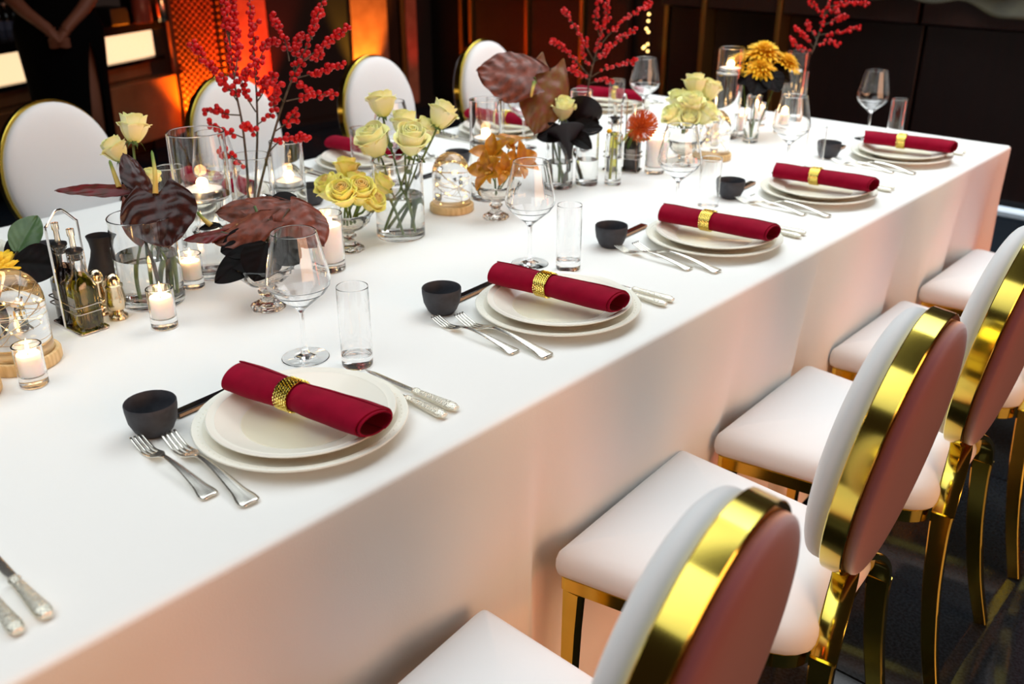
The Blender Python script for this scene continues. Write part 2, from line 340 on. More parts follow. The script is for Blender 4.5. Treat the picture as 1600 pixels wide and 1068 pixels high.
D = {'V3': [-1.8786, 1.2063, 0.94],
 'V4': [-1.7946, 1.2416, 0.97],
 'anth': [{'c': [-1.6692, 0.8587, 0.9594],
           'cup': 0.12,
           'curl': 0.25,
           'kind': 'dark',
           'l': 0.1104,
           'label': 'glossy chocolate anthurium with a cream and green spike, front of the olive oil side vase',
           'n': [0.551, -0.473, 0.688],
           'own': None,
           'spad': [[-1.6692, 0.8587, 0.9594], [-1.6814, 0.8704, 0.9965], [-1.725, 0.8933, 1.0256]],
           'stem': [-1.698, 0.855, 0.765],
           'tip': [0.743, -0.363, -0.562],
           'w': 0.144},
          {'c': [-1.7487, 0.8804, 0.9426],
           'cup': -0.5,
           'curl': 0.5,
           'kind': 'dark',
           'l': 0.0898,
           'label': 'upright curled wine-brown anthurium below the roses of the olive oil side vase',
           'n': [0.866, 0.098, 0.49],
           'own': None,
           'spad': None,
           'stem': [-1.658, 0.855, 0.765],
           'tip': [-0.447, 0.006, 0.894],
           'w': 0.0598},
          {'c': [-1.7918, 0.8735, 0.9463],
           'cup': -0.35,
           'curl': 0.2,
           'kind': 'wine',
           'l': 0.1411,
           'label': 'long wine-red anthurium pointing towards the bar above the carafe',
           'n': [0.253, -0.06, 0.966],
           'own': None,
           'spad': [[-1.8, 0.853, 0.949], [-1.8151, 0.8548, 0.9741], [-1.8285, 0.8566, 0.9969]],
           'stem': [-1.648, 0.825, 0.765],
           'tip': [-0.621, -0.775, -0.12],
           'w': 0.0529},
          {'c': [-1.7544, 0.8497, 0.925],
           'cup': 0.2,
           'curl': 0.2,
           'kind': 'brown',
           'l': 0.0893,
           'label': 'dull brown anthurium hanging down inside the olive oil side vase',
           'n': [0.389, -0.721, 0.573],
           'own': None,
           'spad': None,
           'stem': [-1.678, 0.805, 0.765],
           'tip': [0.534, -0.167, -0.829],
           'w': 0.057},
          {'c': [-1.4979, 0.9858, 0.9157],
           'cup': -0.4,
           'curl': 0.25,
           'kind': 'brown',
           'l': 0.1152,
           'label': 'broad veined brown anthurium draped over the front of the footed glass bowl',
           'n': [0.329, -0.486, 0.81],
           'own': None,
           'spad': [[-1.6099, 0.9302, 0.8926], [-1.6243, 0.9241, 0.9038], [-1.646, 0.9251, 0.9132]],
           'stem': [-1.484, 0.955, 0.825],
           'tip': [-0.542, -0.808, -0.229],
           'w': 0.084},
          {'c': [-1.5697, 1.0621, 0.9045],
           'cup': -0.3,
           'curl': 0.3,
           'kind': 'brown',
           'l': 0.1368,
           'label': 'brown anthurium arching at the back of the footed glass bowl arrangement',
           'n': [0.384, -0.428, 0.818],
           'own': None,
           'spad': None,
           'stem': [-1.494, 0.965, 0.825],
           'tip': [-0.708, -0.691, 0.149],
           'w': 0.0836},
          {'c': [-1.5156, 1.0456, 0.9188],
           'cup': -0.35,
           'curl': 0.3,
           'kind': 'brown',
           'l': 0.0987,
           'label': 'reddish brown anthurium drooping behind the first wine glass',
           'n': [0.552, -0.241, 0.798],
           'own': None,
           'spad': None,
           'stem': [-1.474, 0.965, 0.825],
           'tip': [0.857, 0.156, -0.491],
           'w': 0.1135},
          {'c': [-1.5834, 1.0135, 0.9176],
           'cup': -0.3,
           'curl': 0.2,
           'kind': 'brown',
           'l': 0.1097,
           'label': 'brown anthurium lying crosswise over the top of the footed glass bowl',
           'n': [0.391, -0.361, 0.847],
           'own': None,
           'spad': None,
           'stem': [-1.484, 0.965, 0.825],
           'tip': [0.824, 0.564, -0.049],
           'w': 0.0723},
          {'c': [-1.5582, 0.9183, 0.8938],
           'cup': -0.45,
           'curl': 0.2,
           'kind': 'wine',
           'l': 0.0696,
           'label': 'narrow wine-coloured anthurium reaching over the small votive',
           'n': [0.235, -0.262, 0.936],
           'own': None,
           'spad': None,
           'stem': [-1.484, 0.945, 0.835],
           'tip': [-0.545, -0.838, 0.012],
           'w': 0.036},
          {'c': [-1.7013, 1.984, 1.0367],
           'cup': -0.22,
           'curl': 0.3,
           'kind': 'brown',
           'l': 0.1564,
           'label': 'large puckered brown anthurium facing the fourth white chair',
           'n': [0.546, -0.461, 0.699],
           'own': None,
           'spad': [[-1.6842, 1.9643, 1.0277], [-1.6757, 1.9469, 1.011], [-1.6727, 1.9385, 0.9926]],
           'stem': [-1.62, 2.016, 0.765],
           'tip': [-0.721, -0.648, 0.247],
           'w': 0.17},
          {'c': [-1.6959, 2.0435, 1.0538],
           'cup': -0.25,
           'curl': 0.3,
           'kind': 'olive',
           'l': 0.1926,
           'label': 'olive and russet anthurium hanging beside the almost black callas',
           'n': [0.656, -0.432, 0.619],
           'own': None,
           'spad': None,
           'stem': [-1.63, 1.986, 0.765],
           'tip': [0.117, -0.493, -0.862],
           'w': 0.141}],
 'barA': [-5.4842, 2.0838, 0.74],
 'barB': [-5.9767, 3.3345, 0.74],
 'bottles': [[-6.0656, 2.3364, 0.7796], [-6.0512, 2.3734, 0.7775], [-6.0365, 2.4105, 0.7754], [-6.0087, 2.4789, 0.7717], [-5.9984, 2.5039, 0.7703], [-5.9852, 2.5352, 0.7687]],
 'branch1': [{'stem': [[-1.8068, 1.1452, 0.8332], [-1.8289, 1.1603, 0.8843], [-1.8549, 1.1797, 0.9484], [-1.8831, 1.1973, 1.0127], [-1.9096, 1.2086, 1.0642], [-1.9339, 1.2219, 1.1158], [-1.9613, 1.2405, 1.1805], [-1.9956, 1.2649, 1.2649],
                       [-2.019, 1.2833, 1.3234]],
              'twigs': [[[-1.8946, 1.2005, 1.0531], [-1.9216, 1.1856, 1.1005], [-1.9474, 1.1658, 1.1385], [-1.9698, 1.1512, 1.1798]], [[-1.8815, 1.1965, 1.0272], [-1.9236, 1.1829, 1.0265], [-1.9568, 1.1821, 1.0337], [-1.9867, 1.173, 1.0226]],
                        [[-1.8646, 1.1841, 0.9819], [-1.8716, 1.1609, 0.9946], [-1.8764, 1.138, 1.0045], [-1.8861, 1.1169, 1.0245]], [[-1.9166, 1.2123, 1.1048], [-1.941, 1.2451, 1.1542], [-1.9774, 1.2677, 1.2044], [-2.0119, 1.2925, 1.2555]],
                        [[-1.9487, 1.233, 1.1616], [-1.9771, 1.2446, 1.2063], [-2.0002, 1.2651, 1.2578], [-2.0183, 1.2823, 1.2966]], [[-1.8398, 1.1692, 0.9212], [-1.8449, 1.1432, 0.9465], [-1.8494, 1.1175, 0.9715]],
                        [[-1.9006, 1.203, 1.066], [-1.8984, 1.1757, 1.0905], [-1.8842, 1.1588, 1.1145]]]},
             {'stem': [[-1.8249, 1.164, 0.818], [-1.8512, 1.198, 0.9021], [-1.8767, 1.229, 0.98], [-1.9055, 1.2572, 1.0583], [-1.9336, 1.2781, 1.1236], [-1.9545, 1.2976, 1.1759], [-1.9799, 1.3132, 1.2284], [-2.0061, 1.3362, 1.2945]],
              'twigs': [[[-1.903, 1.2555, 1.0588], [-1.8792, 1.2671, 1.0911], [-1.8519, 1.272, 1.1074], [-1.8363, 1.2452, 1.0888]], [[-1.931, 1.2763, 1.1099], [-1.9405, 1.3122, 1.1504], [-1.9506, 1.3315, 1.1647], [-1.9459, 1.3544, 1.163]],
                        [[-1.8853, 1.2377, 1.0278], [-1.8936, 1.2229, 1.0642], [-1.8942, 1.2171, 1.1038], [-1.8672, 1.2247, 1.1249]], [[-1.8752, 1.2308, 1.0016], [-1.8714, 1.2705, 1.0249], [-1.8912, 1.2934, 1.0552]],
                        [[-1.9533, 1.2967, 1.1761], [-1.9616, 1.2973, 1.1893], [-1.9583, 1.3132, 1.2105]], [[-1.8902, 1.2453, 1.0475], [-1.8806, 1.2609, 1.0748], [-1.8954, 1.2543, 1.1021], [-1.893, 1.2671, 1.1356]],
                        [[-1.8673, 1.2219, 0.9753], [-1.8534, 1.1992, 1.0024], [-1.8389, 1.1681, 1.0148]]]},
             {'stem': [[-1.7815, 1.142, 0.839], [-1.7924, 1.1752, 0.9095], [-1.7983, 1.2113, 0.9774], [-1.8026, 1.2519, 1.0504], [-1.8025, 1.2833, 1.1016], [-1.7995, 1.3095, 1.14], [-1.7984, 1.3378, 1.1849], [-1.7995, 1.3642, 1.2297],
                       [-1.8005, 1.3906, 1.2745]],
              'twigs': [[[-1.8013, 1.282, 1.0978], [-1.8241, 1.3144, 1.144], [-1.8452, 1.3408, 1.1781], [-1.8568, 1.3569, 1.1812]], [[-1.8528, 1.3171, 1.1342], [-1.8767, 1.3294, 1.1655], [-1.9151, 1.3362, 1.2089], [-1.9323, 1.343, 1.2211]],
                        [[-1.7983, 1.3082, 1.1362], [-1.761, 1.3295, 1.1645], [-1.7274, 1.3456, 1.1899], [-1.6918, 1.3647, 1.2173]], [[-1.7991, 1.288, 1.1042], [-1.7596, 1.3113, 1.1165], [-1.7283, 1.3263, 1.1275], [-1.6952, 1.3407, 1.1346]],
                        [[-1.7991, 1.2606, 1.0593], [-1.7917, 1.3038, 1.0628], [-1.7861, 1.3438, 1.0638], [-1.7825, 1.3806, 1.0623]], [[-1.7975, 1.2862, 1.099], [-1.7692, 1.2848, 1.0914], [-1.745, 1.2836, 1.0901]],
                        [[-1.7986, 1.2243, 0.9991], [-1.7948, 1.2575, 1.0156], [-1.8004, 1.2847, 1.0362], [-1.8074, 1.2837, 1.0128]], [[-1.7976, 1.1979, 0.9543], [-1.7718, 1.2203, 0.9854], [-1.7386, 1.2338, 0.9909], [-1.7073, 1.2448, 0.9951]],
                        [[-1.8004, 1.2578, 1.0568], [-1.7983, 1.2373, 1.0804], [-1.7735, 1.2353, 1.1011]], [[-1.8115, 1.3524, 1.1798], [-1.8359, 1.384, 1.219], [-1.8491, 1.41, 1.2327]],
                        [[-1.8165, 1.3219, 1.1371], [-1.8217, 1.3559, 1.14], [-1.8304, 1.3861, 1.1417]]]}],
 'branch2': [{'stem': [[-1.821, 2.3727, 0.8823], [-1.8383, 2.4008, 0.954], [-1.8479, 2.4468, 1.0435], [-1.8561, 2.4942, 1.133], [-1.8784, 2.5397, 1.2405]],
              'twigs': [[[-1.8456, 2.4325, 1.0166], [-1.8832, 2.4137, 1.0814], [-1.9202, 2.3949, 1.1455], [-1.9261, 2.3769, 1.1648]], [[-1.8408, 2.4095, 0.9719], [-1.8795, 2.3706, 1.0294], [-1.91, 2.3298, 1.0719], [-1.9088, 2.2979, 1.0824]],
                        [[-1.8477, 2.4525, 1.0525], [-1.8316, 2.5286, 1.1132], [-1.8039, 2.6046, 1.1566], [-1.7957, 2.6467, 1.1732]], [[-1.8454, 2.4382, 1.0256], [-1.814, 2.4595, 1.0547], [-1.7782, 2.49, 1.0924], [-1.7447, 2.5076, 1.112]],
                        [[-1.8379, 2.4121, 0.9719], [-1.7998, 2.4443, 1.0008], [-1.7519, 2.4764, 1.0152], [-1.7262, 2.4832, 1.0207]], [[-1.8381, 2.4065, 0.9629], [-1.8368, 2.3497, 0.9888], [-1.8315, 2.296, 1.014]],
                        [[-1.85, 2.4668, 1.0793], [-1.8621, 2.4535, 1.1357], [-1.8536, 2.4581, 1.1912]], [[-1.8354, 2.4035, 0.954], [-1.7872, 2.3972, 0.9695], [-1.7397, 2.3816, 0.9709]],
                        [[-1.8431, 2.4238, 0.9987], [-1.8554, 2.393, 1.0388], [-1.8439, 2.3883, 1.0869]], [[-1.8651, 2.4923, 1.0948], [-1.8483, 2.4995, 1.1425], [-1.849, 2.4907, 1.1894]],
                        [[-1.8427, 2.4351, 1.0166], [-1.7952, 2.4192, 1.0416], [-1.7651, 2.3926, 1.0746]]]}],
 'branch3': [{'stem': [[-1.5463, 3.2922, 0.7756], [-1.5836, 3.3545, 0.9327], [-1.5824, 3.3875, 0.9851], [-1.5844, 3.4241, 1.0479], [-1.5895, 3.4642, 1.1212], [-1.598, 3.5013, 1.1945]],
              'twigs': [[[-1.5824, 3.3875, 0.9851], [-1.6054, 3.3364, 1.0319], [-1.6197, 3.2838, 1.0634]], [[-1.5838, 3.4029, 1.0123], [-1.6234, 3.4242, 1.045], [-1.6485, 3.4497, 1.0633]],
                        [[-1.5848, 3.4109, 1.027], [-1.5221, 3.4385, 1.0404], [-1.4564, 3.4713, 1.0579]], [[-1.5841, 3.4307, 1.0584], [-1.5348, 3.4526, 1.082], [-1.5064, 3.449, 1.095]],
                        [[-1.5868, 3.4475, 1.0898], [-1.6173, 3.4367, 1.117], [-1.6472, 3.4252, 1.1421]], [[-1.5882, 3.4628, 1.117], [-1.5553, 3.5355, 1.1273], [-1.5057, 3.6155, 1.1249]],
                        [[-1.5822, 3.3941, 0.9955], [-1.5314, 3.3902, 1.0112], [-1.4853, 3.3695, 1.0061]], [[-1.5827, 3.3809, 0.9746], [-1.5966, 3.3051, 0.9918], [-1.6073, 3.2444, 1.0291]],
                        [[-1.5865, 3.4541, 1.1003], [-1.5527, 3.4555, 1.1132], [-1.5202, 3.4304, 1.0847]]]}],
 'budsmall': [[-1.5549, 2.1293, 0.8902], [-1.5376, 2.1361, 0.8759]],
 'callas': [{'ax': [-0.163, -0.028, 0.986], 'c': [-1.5973, 1.9963, 0.8797], 'foot': [-1.605, 1.996, 0.765], 'label': 'folded almost black calla facing the lily bowl', 's': 0.0512},
            {'ax': [-0.015, 0.511, 0.859], 'c': [-1.6232, 2.0825, 0.914], 'foot': [-1.591, 2.066, 0.765], 'label': 'almost black calla spread out behind the small pale rose', 's': 0.0524}],
 'cam': [[0.744105, -0.276171, 0.608306], [0.668062, 0.307607, -0.677548], [0.0, 0.910553, 0.413391]],
 'drape': [[-2.211, 5.1, 0.999], [-1.974, 5.1, 0.994], [-1.663, 5.1, 1.007], [-1.473, 5.1, 0.943], [-1.359, 5.1, 0.94], [-1.382, 5.1, 1.052]],
 'hands': [-5.0441, 2.2306, 0.88],
 'jars': [[-5.5268, 2.8098, 0.9345], [-5.5398, 2.784, 0.8169], [-5.4537, 2.9491, 0.8523], [-5.4001, 3.0462, 0.8628]],
 'leafsprays': [{'label': 'spray of one green and two near-black leaves beside the oil bottles',
                 'leaves': [{'c': [-1.7714, 0.6291, 0.8786], 'cup': 0.08, 'curl': 0.2, 'kind': 'green', 'l': 0.0766, 'label': None, 'n': [0.467, -0.666, 0.581], 'own': None, 'spad': None, 'stem': None, 'tip': [0.042, 0.445, 0.894], 'w': 0.0673},
                            {'c': [-1.8062, 0.6208, 0.8677], 'cup': 0.15, 'curl': 0.2, 'kind': 'black', 'l': 0.0516, 'label': None, 'n': [0.05, -0.64, 0.767], 'own': None, 'spad': None, 'stem': None, 'tip': [0.216, 0.412, 0.885], 'w': 0.0516},
                            {'c': [-1.7494, 0.6131, 0.8684], 'cup': 0.1, 'curl': 0.2, 'kind': 'black', 'l': 0.0826, 'label': None, 'n': [0.518, -0.577, 0.632], 'own': None, 'spad': None, 'stem': None, 'tip': [0.806, 0.591, 0.023], 'w': 0.0757},
                            {'c': [-1.7231, 0.6019, 0.8355], 'cup': 0.15, 'curl': 0.2, 'kind': 'black', 'l': 0.0684, 'label': None, 'n': [0.691, -0.319, 0.648], 'own': None, 'spad': None, 'stem': None, 'tip': [0.587, -0.1, -0.804], 'w': 0.0251}],
                 'stem': [[-1.7703, 0.6313, 0.8807], [-1.7725, 0.6165, 0.8596], [-1.7774, 0.5941, 0.83], [-1.6806, 0.5384, 0.79]]},
                {'label': 'cluster of near-black leaves under the brown anthuriums of the footed bowl',
                 'leaves': [{'c': [-1.4775, 0.9633, 0.873], 'cup': 0.12, 'curl': 0.2, 'kind': 'black', 'l': 0.1169, 'label': None, 'n': [0.448, -0.499, 0.742], 'own': None, 'spad': None, 'stem': None, 'tip': [-0.311, -0.841, -0.442], 'w': 0.0644},
                            {'c': [-1.4688, 0.9559, 0.8843], 'cup': 0.12, 'curl': 0.2, 'kind': 'black', 'l': 0.0781, 'label': None, 'n': [0.691, -0.319, 0.648], 'own': None, 'spad': None, 'stem': None, 'tip': [0.202, -0.581, -0.788], 'w': 0.0734},
                            {'c': [-1.5013, 0.9627, 0.8829], 'cup': 0.12, 'curl': 0.2, 'kind': 'black', 'l': 0.0744, 'label': None, 'n': [0.517, -0.424, 0.744], 'own': None, 'spad': None, 'stem': None, 'tip': [-0.476, -0.846, -0.242], 'w': 0.0648},
                            {'c': [-1.5962, 0.9425, 0.8926], 'cup': 0.1, 'curl': 0.2, 'kind': 'black', 'l': 0.0417, 'label': None, 'n': [0.144, -0.16, 0.976], 'own': None, 'spad': None, 'stem': None, 'tip': [-0.609, -0.781, 0.139], 'w': 0.0294},
                            {'c': [-1.6043, 1.0684, 0.9174], 'cup': 0.1, 'curl': 0.2, 'kind': 'black', 'l': 0.0486, 'label': None, 'n': [0.235, -0.262, 0.936], 'own': None, 'spad': None, 'stem': None, 'tip': [0.571, 0.479, 0.666], 'w': 0.0333},
                            {'c': [-1.4733, 0.9711, 0.8795], 'cup': 0.15, 'curl': 0.2, 'kind': 'black', 'l': 0.0692, 'label': None, 'n': [0.384, -0.428, 0.818], 'own': None, 'spad': None, 'stem': None, 'tip': [0.904, 0.14, -0.405], 'w': 0.0668}],
                 'stem': [[-1.5153, 0.9704, 0.8678], [-1.5106, 0.974, 0.8424], [-1.484, 0.955, 0.83]]},
                {'label': 'almost black leaves bunched under the far yellow chrysanthemum',
                 'leaves': [{'c': [-1.5422, 2.8933, 0.9626], 'cup': 0.2, 'curl': 0.2, 'kind': 'black', 'l': 0.0744, 'label': None, 'n': [0.324, -0.505, 0.8], 'own': None, 'spad': None, 'stem': None, 'tip': [-0.326, -0.894, -0.309], 'w': 0.0703},
                            {'c': [-1.5153, 2.8865, 0.9601], 'cup': 0.2, 'curl': 0.2, 'kind': 'black', 'l': 0.0862, 'label': None, 'n': [0.444, -0.494, 0.748], 'own': None, 'spad': None, 'stem': None, 'tip': [0.13, -0.726, -0.676], 'w': 0.0821},
                            {'c': [-1.5094, 2.8952, 0.9658], 'cup': 0.2, 'curl': 0.2, 'kind': 'black', 'l': 0.0821, 'label': None, 'n': [0.517, -0.424, 0.744], 'own': None, 'spad': None, 'stem': None, 'tip': [0.821, -0.093, -0.563], 'w': 0.0862},
                            {'c': [-1.5061, 2.9304, 0.9701], 'cup': 0.2, 'curl': 0.2, 'kind': 'black', 'l': 0.0744, 'label': None, 'n': [0.578, -0.19, 0.794], 'own': None, 'spad': None, 'stem': None, 'tip': [0.902, 0.385, -0.196], 'w': 0.0827},
                            {'c': [-1.5224, 2.9607, 0.9712], 'cup': 0.2, 'curl': 0.2, 'kind': 'black', 'l': 0.0709, 'label': None, 'n': [0.633, -0.396, 0.665], 'own': None, 'spad': None, 'stem': None, 'tip': [0.606, 0.655, 0.451], 'w': 0.0709},
                            {'c': [-1.5539, 2.8909, 0.9758], 'cup': 0.2, 'curl': 0.2, 'kind': 'black', 'l': 0.0496, 'label': None, 'n': [0.326, -0.672, 0.665], 'own': None, 'spad': None, 'stem': None, 'tip': [-0.292, 0.008, 0.956], 'w': 0.0289},
                            {'c': [-1.5568, 2.8848, 0.9701], 'cup': 0.2, 'curl': 0.2, 'kind': 'black', 'l': 0.0579, 'label': None, 'n': [0.326, -0.672, 0.665], 'own': None, 'spad': None, 'stem': None, 'tip': [-0.639, -0.716, 0.281], 'w': 0.0579}],
                 'stem': [[-1.5269, 2.9071, 0.9626], [-1.5365, 2.8821, 0.8875], [-1.504, 2.835, 0.77]]},
                {'label': 'near-black leaves spreading around the small pale rose above two slim vases',
                 'leaves': [{'c': [-1.6021, 1.9986, 0.9025], 'cup': 0.25, 'curl': 0.2, 'kind': 'black', 'l': 0.0784, 'label': None, 'n': [0.421, -0.468, 0.777], 'own': None, 'spad': None, 'stem': None, 'tip': [-0.58, -0.814, -0.008], 'w': 0.0681},
                            {'c': [-1.601, 2.0081, 0.9045], 'cup': 0.25, 'curl': 0.2, 'kind': 'black', 'l': 0.099, 'label': None, 'n': [0.517, -0.424, 0.744], 'own': None, 'spad': None, 'stem': None, 'tip': [0.684, 0.658, 0.314], 'w': 0.058},
                            {'c': [-1.6146, 2.044, 0.9107], 'cup': 0.2, 'curl': 0.2, 'kind': 'black', 'l': 0.076, 'label': None, 'n': [0.497, -0.553, 0.668], 'own': None, 'spad': None, 'stem': None, 'tip': [0.145, 0.504, 0.851], 'w': 0.076},
                            {'c': [-1.5929, 1.9982, 0.9005], 'cup': 0.2, 'curl': 0.2, 'kind': 'black', 'l': 0.0748, 'label': None, 'n': [0.517, -0.424, 0.744], 'own': None, 'spad': None, 'stem': None, 'tip': [0.895, 0.277, -0.348], 'w': 0.0544},
                            {'c': [-1.6173, 2.0608, 0.9181], 'cup': 0.2, 'curl': 0.2, 'kind': 'black', 'l': 0.0659, 'label': None, 'n': [0.569, -0.484, 0.665], 'own': None, 'spad': None, 'stem': None, 'tip': [0.772, 0.619, 0.145], 'w': 0.0693}],
                 'stem': [[-1.6026, 2.0048, 0.9014], [-1.604, 2.0028, 0.8517], [-1.608, 2.008, 0.77]]}],
 'led': [[-1.321, 5.32, 0.0], [-1.223, 5.302, 0.0]],
 'ledge': [0.892, 0.878],
 'left': {'bowls': [[-1.9863, 1.4447, 0.795], [-1.9744, 1.9642, 0.795], [-2.0219, 0.7786, 0.795]],
          'knife': [[-2.3013, 1.6414, 0.755], [-2.1965, 1.6757, 0.755], [-2.3069, 2.2248, 0.755], [-2.2159, 2.2415, 0.755]],
          'naps': [[-2.1519, 1.1834, 0.8], [-2.2299, 1.8045, 0.8], [-2.1709, 2.386, 0.8], [-2.0586, 3.0231, 0.8]],
          'plate': [-2.3052, 1.7876, 0.77],
          'tb': [[-2.0497, 1.0937, 0.9], [-2.0572, 1.6712, 0.9], [-2.0045, 2.7811, 0.9]],
          'wg': [[-2.0264, 1.1906, 0.975], [-2.0111, 1.7931, 0.975], [-2.0085, 2.2815, 0.975], [-1.9344, 2.8464, 0.975]]},
 'mum': {'c': [-1.765, 0.5825, 0.8413], 'n': [0.692, -0.248, 0.678]},
 'mum2': {'c': [-1.5474, 2.944, 1.0049], 'n': [0.09, -0.028, 0.996]},
 'mumvase': [-1.7824, 0.571, 0.75],
 'orchids': [{'ax': [0.094, -0.534, 0.84], 'c': [-1.5815, 1.6914, 0.8889], 'label': 'amber orchid facing forward over the glass dome side of the lily bowl', 's': 0.053},
             {'ax': [-0.078, 0.233, 0.969], 'c': [-1.5993, 1.7694, 0.8978], 'label': 'amber orchid opening upwards at the top of its footed bowl', 's': 0.0544},
             {'ax': [0.062, -0.845, 0.532], 'c': [-1.5564, 1.6552, 0.8653], 'label': 'lowest amber orchid on the rose vase side of its footed bowl', 's': 0.0493},
             {'ax': [0.758, 0.049, 0.65], 'c': [-1.5462, 1.741, 0.8698], 'label': 'amber orchid turned towards the tumblers in its footed bowl', 's': 0.0519},
             {'ax': [0.612, -0.536, 0.581], 'c': [-1.5254, 1.6715, 0.8706], 'label': 'front amber orchid at the rim of its footed bowl', 's': 0.0399}],
 'pin': {'ax': [0.71, -0.399, 0.58], 'c': [-1.5006, 2.1964, 0.896]},
 'pinstem': [[-1.5178, 2.2214, 0.8897], [-1.5351, 2.2009, 0.8816], [-1.5419, 2.1617, 0.8516], [-1.5402, 2.1387, 0.8114]],
 'px_wallB': {262: [-5.5061, 3.0615, 0.7311],
              335: [-5.3715, 3.2919, 0.7213],
              340: [-5.3618, 3.3077, 0.7207],
              415: [-5.2085, 3.5442, 0.7118],
              547: [-4.9043, 3.9545, 0.6995],
              600: [-4.7702, 4.1153, 0.6958],
              625: [-4.7046, 4.19, 0.6944],
              648: [-4.6431, 4.2581, 0.6933]},
 'redvase2': [-1.849, 2.38, 0.936],
 'roses': [{'ax': [-0.146, 0.236, 0.961], 'c': [-1.8479, 0.9258, 1.0421], 'col': 'pale', 'foot': [-1.658, 0.815, 0.765], 'label': 'pale yellow rose standing highest in the vase of dark anthuriums', 's': 1.182},
           {'ax': [-0.415, -0.294, 0.861], 'c': [-1.891, 0.9037, 0.9966], 'col': 'pale', 'foot': [-1.648, 0.845, 0.765], 'label': 'cream rose tilted outwards just below the highest rose of the anthurium vase', 's': 1.05},
           {'ax': [0.204, 0.269, 0.941], 'c': [-1.8148, 0.9257, 0.9448], 'col': 'pale', 'foot': [-1.698, 0.845, 0.765], 'label': 'half-hidden yellow rose tucked behind the dark anthurium flower', 's': 0.846},
           {'ax': [-0.237, 0.09, 0.967], 'c': [-1.7481, 1.4913, 1.0239], 'col': 'pale', 'foot': [-1.593, 1.431, 0.765], 'label': 'pale yellow rose rising tallest over the cylinder rose vase', 's': 1.212},
           {'ax': [0.135, 0.458, 0.879], 'c': [-1.63, 1.5697, 1.0026], 'col': 'pale', 'foot': [-1.653, 1.421, 0.765], 'label': 'single yellow rose leaning out alone from the cylinder rose vase', 's': 1.321},
           {'ax': [-0.076, -0.346, 0.935], 'c': [-1.6985, 1.4198, 0.9545], 'col': 'pale', 'foot': [-1.593, 1.401, 0.765], 'label': 'large open cream rose low over the cylinder vase rim, beside the rose bowl', 's': 1.523},
           {'ax': [-0.12, 0.134, 0.984], 'c': [-1.7038, 1.5188, 0.9794], 'col': 'pale', 'foot': [-1.633, 1.451, 0.765], 'label': 'pale yellow rose in the middle of the cylinder vase, above the wide open one', 's': 1.275},
           {'ax': [0.361, -0.186, 0.914], 'c': [-1.6222, 1.4631, 0.9617], 'col': 'pale', 'foot': [-1.643, 1.401, 0.765], 'label': 'wide open cream rose facing forward in the middle of the cylinder rose vase', 's': 1.453},
           {'ax': [0.225, 0.331, 0.916], 'c': [-1.6715, 1.5537, 0.965], 'col': 'pale', 'foot': [-1.653, 1.441, 0.765], 'label': 'partly covered yellow rose behind the wide open rose in the cylinder vase', 's': 1.106},
           {'ax': [-0.115, 0.201, 0.973], 'c': [-1.7303, 1.3586, 0.9011], 'col': 'warm', 'foot': [-1.633, 1.286, 0.815], 'label': 'greenish rose bud on top of the rose-filled footed glass bowl', 's': 1.015},
           {'ax': [-0.263, -0.46, 0.848], 'c': [-1.7097, 1.2986, 0.8691], 'col': 'warm', 'foot': [-1.633, 1.266, 0.81], 'label': 'yellow rose spreading over the votive side of the footed rose bowl', 's': 1.274},
           {'ax': [0.245, -0.422, 0.873], 'c': [-1.6396, 1.2751, 0.8725], 'col': 'warm', 'foot': [-1.623, 1.266, 0.81], 'label': 'peach-hearted yellow rose low at the front of the footed rose bowl', 's': 1.185},
           {'ax': [0.448, -0.194, 0.873], 'c': [-1.6301, 1.3121, 0.8709], 'col': 'warm', 'foot': [-1.623, 1.276, 0.81], 'label': 'open yellow rose with a swirled peach centre in the footed rose bowl', 's': 1.305},
           {'ax': [0.76, 0.155, 0.631], 'c': [-1.6126, 1.3306, 0.8513], 'col': 'warm', 'foot': [-1.623, 1.286, 0.81], 'label': 'yellow rose drooping over the footed bowl rim by the cylinder vase', 's': 1.038},
           {'ax': [0.445, 0.542, 0.713], 'c': [-1.6633, 1.396, 0.8637], 'col': 'warm', 'foot': [-1.633, 1.291, 0.81], 'label': 'ragged greenish rose leaning towards the cylinder vase from the footed bowl', 's': 1.072},
           {'ax': [-0.078, 0.233, 0.969], 'c': [-1.6973, 1.3572, 0.8744], 'col': 'warm', 'foot': [-1.643, 1.276, 0.81], 'label': 'pale rose behind the swirled rose in the footed rose bowl', 's': 1.011},
           {'ax': [-0.291, -0.127, 0.948], 'c': [-1.5606, 2.4833, 0.9223], 'col': 'pale', 'foot': [-1.469, 2.365, 0.86], 'label': 'pale green rose at the upper bar side of the distant footed rose bowl', 's': 1.242},
           {'ax': [-0.152, 0.169, 0.974], 'c': [-1.5343, 2.5195, 0.9673], 'col': 'pale', 'foot': [-1.469, 2.375, 0.86], 'label': 'topmost pale rose of the distant footed rose bowl', 's': 1.238},
           {'ax': [0.008, 0.42, 0.908], 'c': [-1.5087, 2.5594, 0.9465], 'col': 'pale', 'foot': [-1.469, 2.385, 0.86], 'label': 'upright cream rose next to the tall floating-candle cylinder, in the distant bowl', 's': 1.247},
           {'ax': [-0.313, -0.564, 0.765], 'c': [-1.5328, 2.4142, 0.8891], 'col': 'pale', 'foot': [-1.464, 2.365, 0.86], 'label': 'yellowed rose hanging at the pincushion side of the distant footed bowl', 's': 1.221},
           {'ax': [0.144, -0.16, 0.976], 'c': [-1.4938, 2.4406, 0.9235], 'col': 'pale', 'foot': [-1.464, 2.375, 0.86], 'label': 'large central rose of the distant footed rose bowl', 's': 1.426},
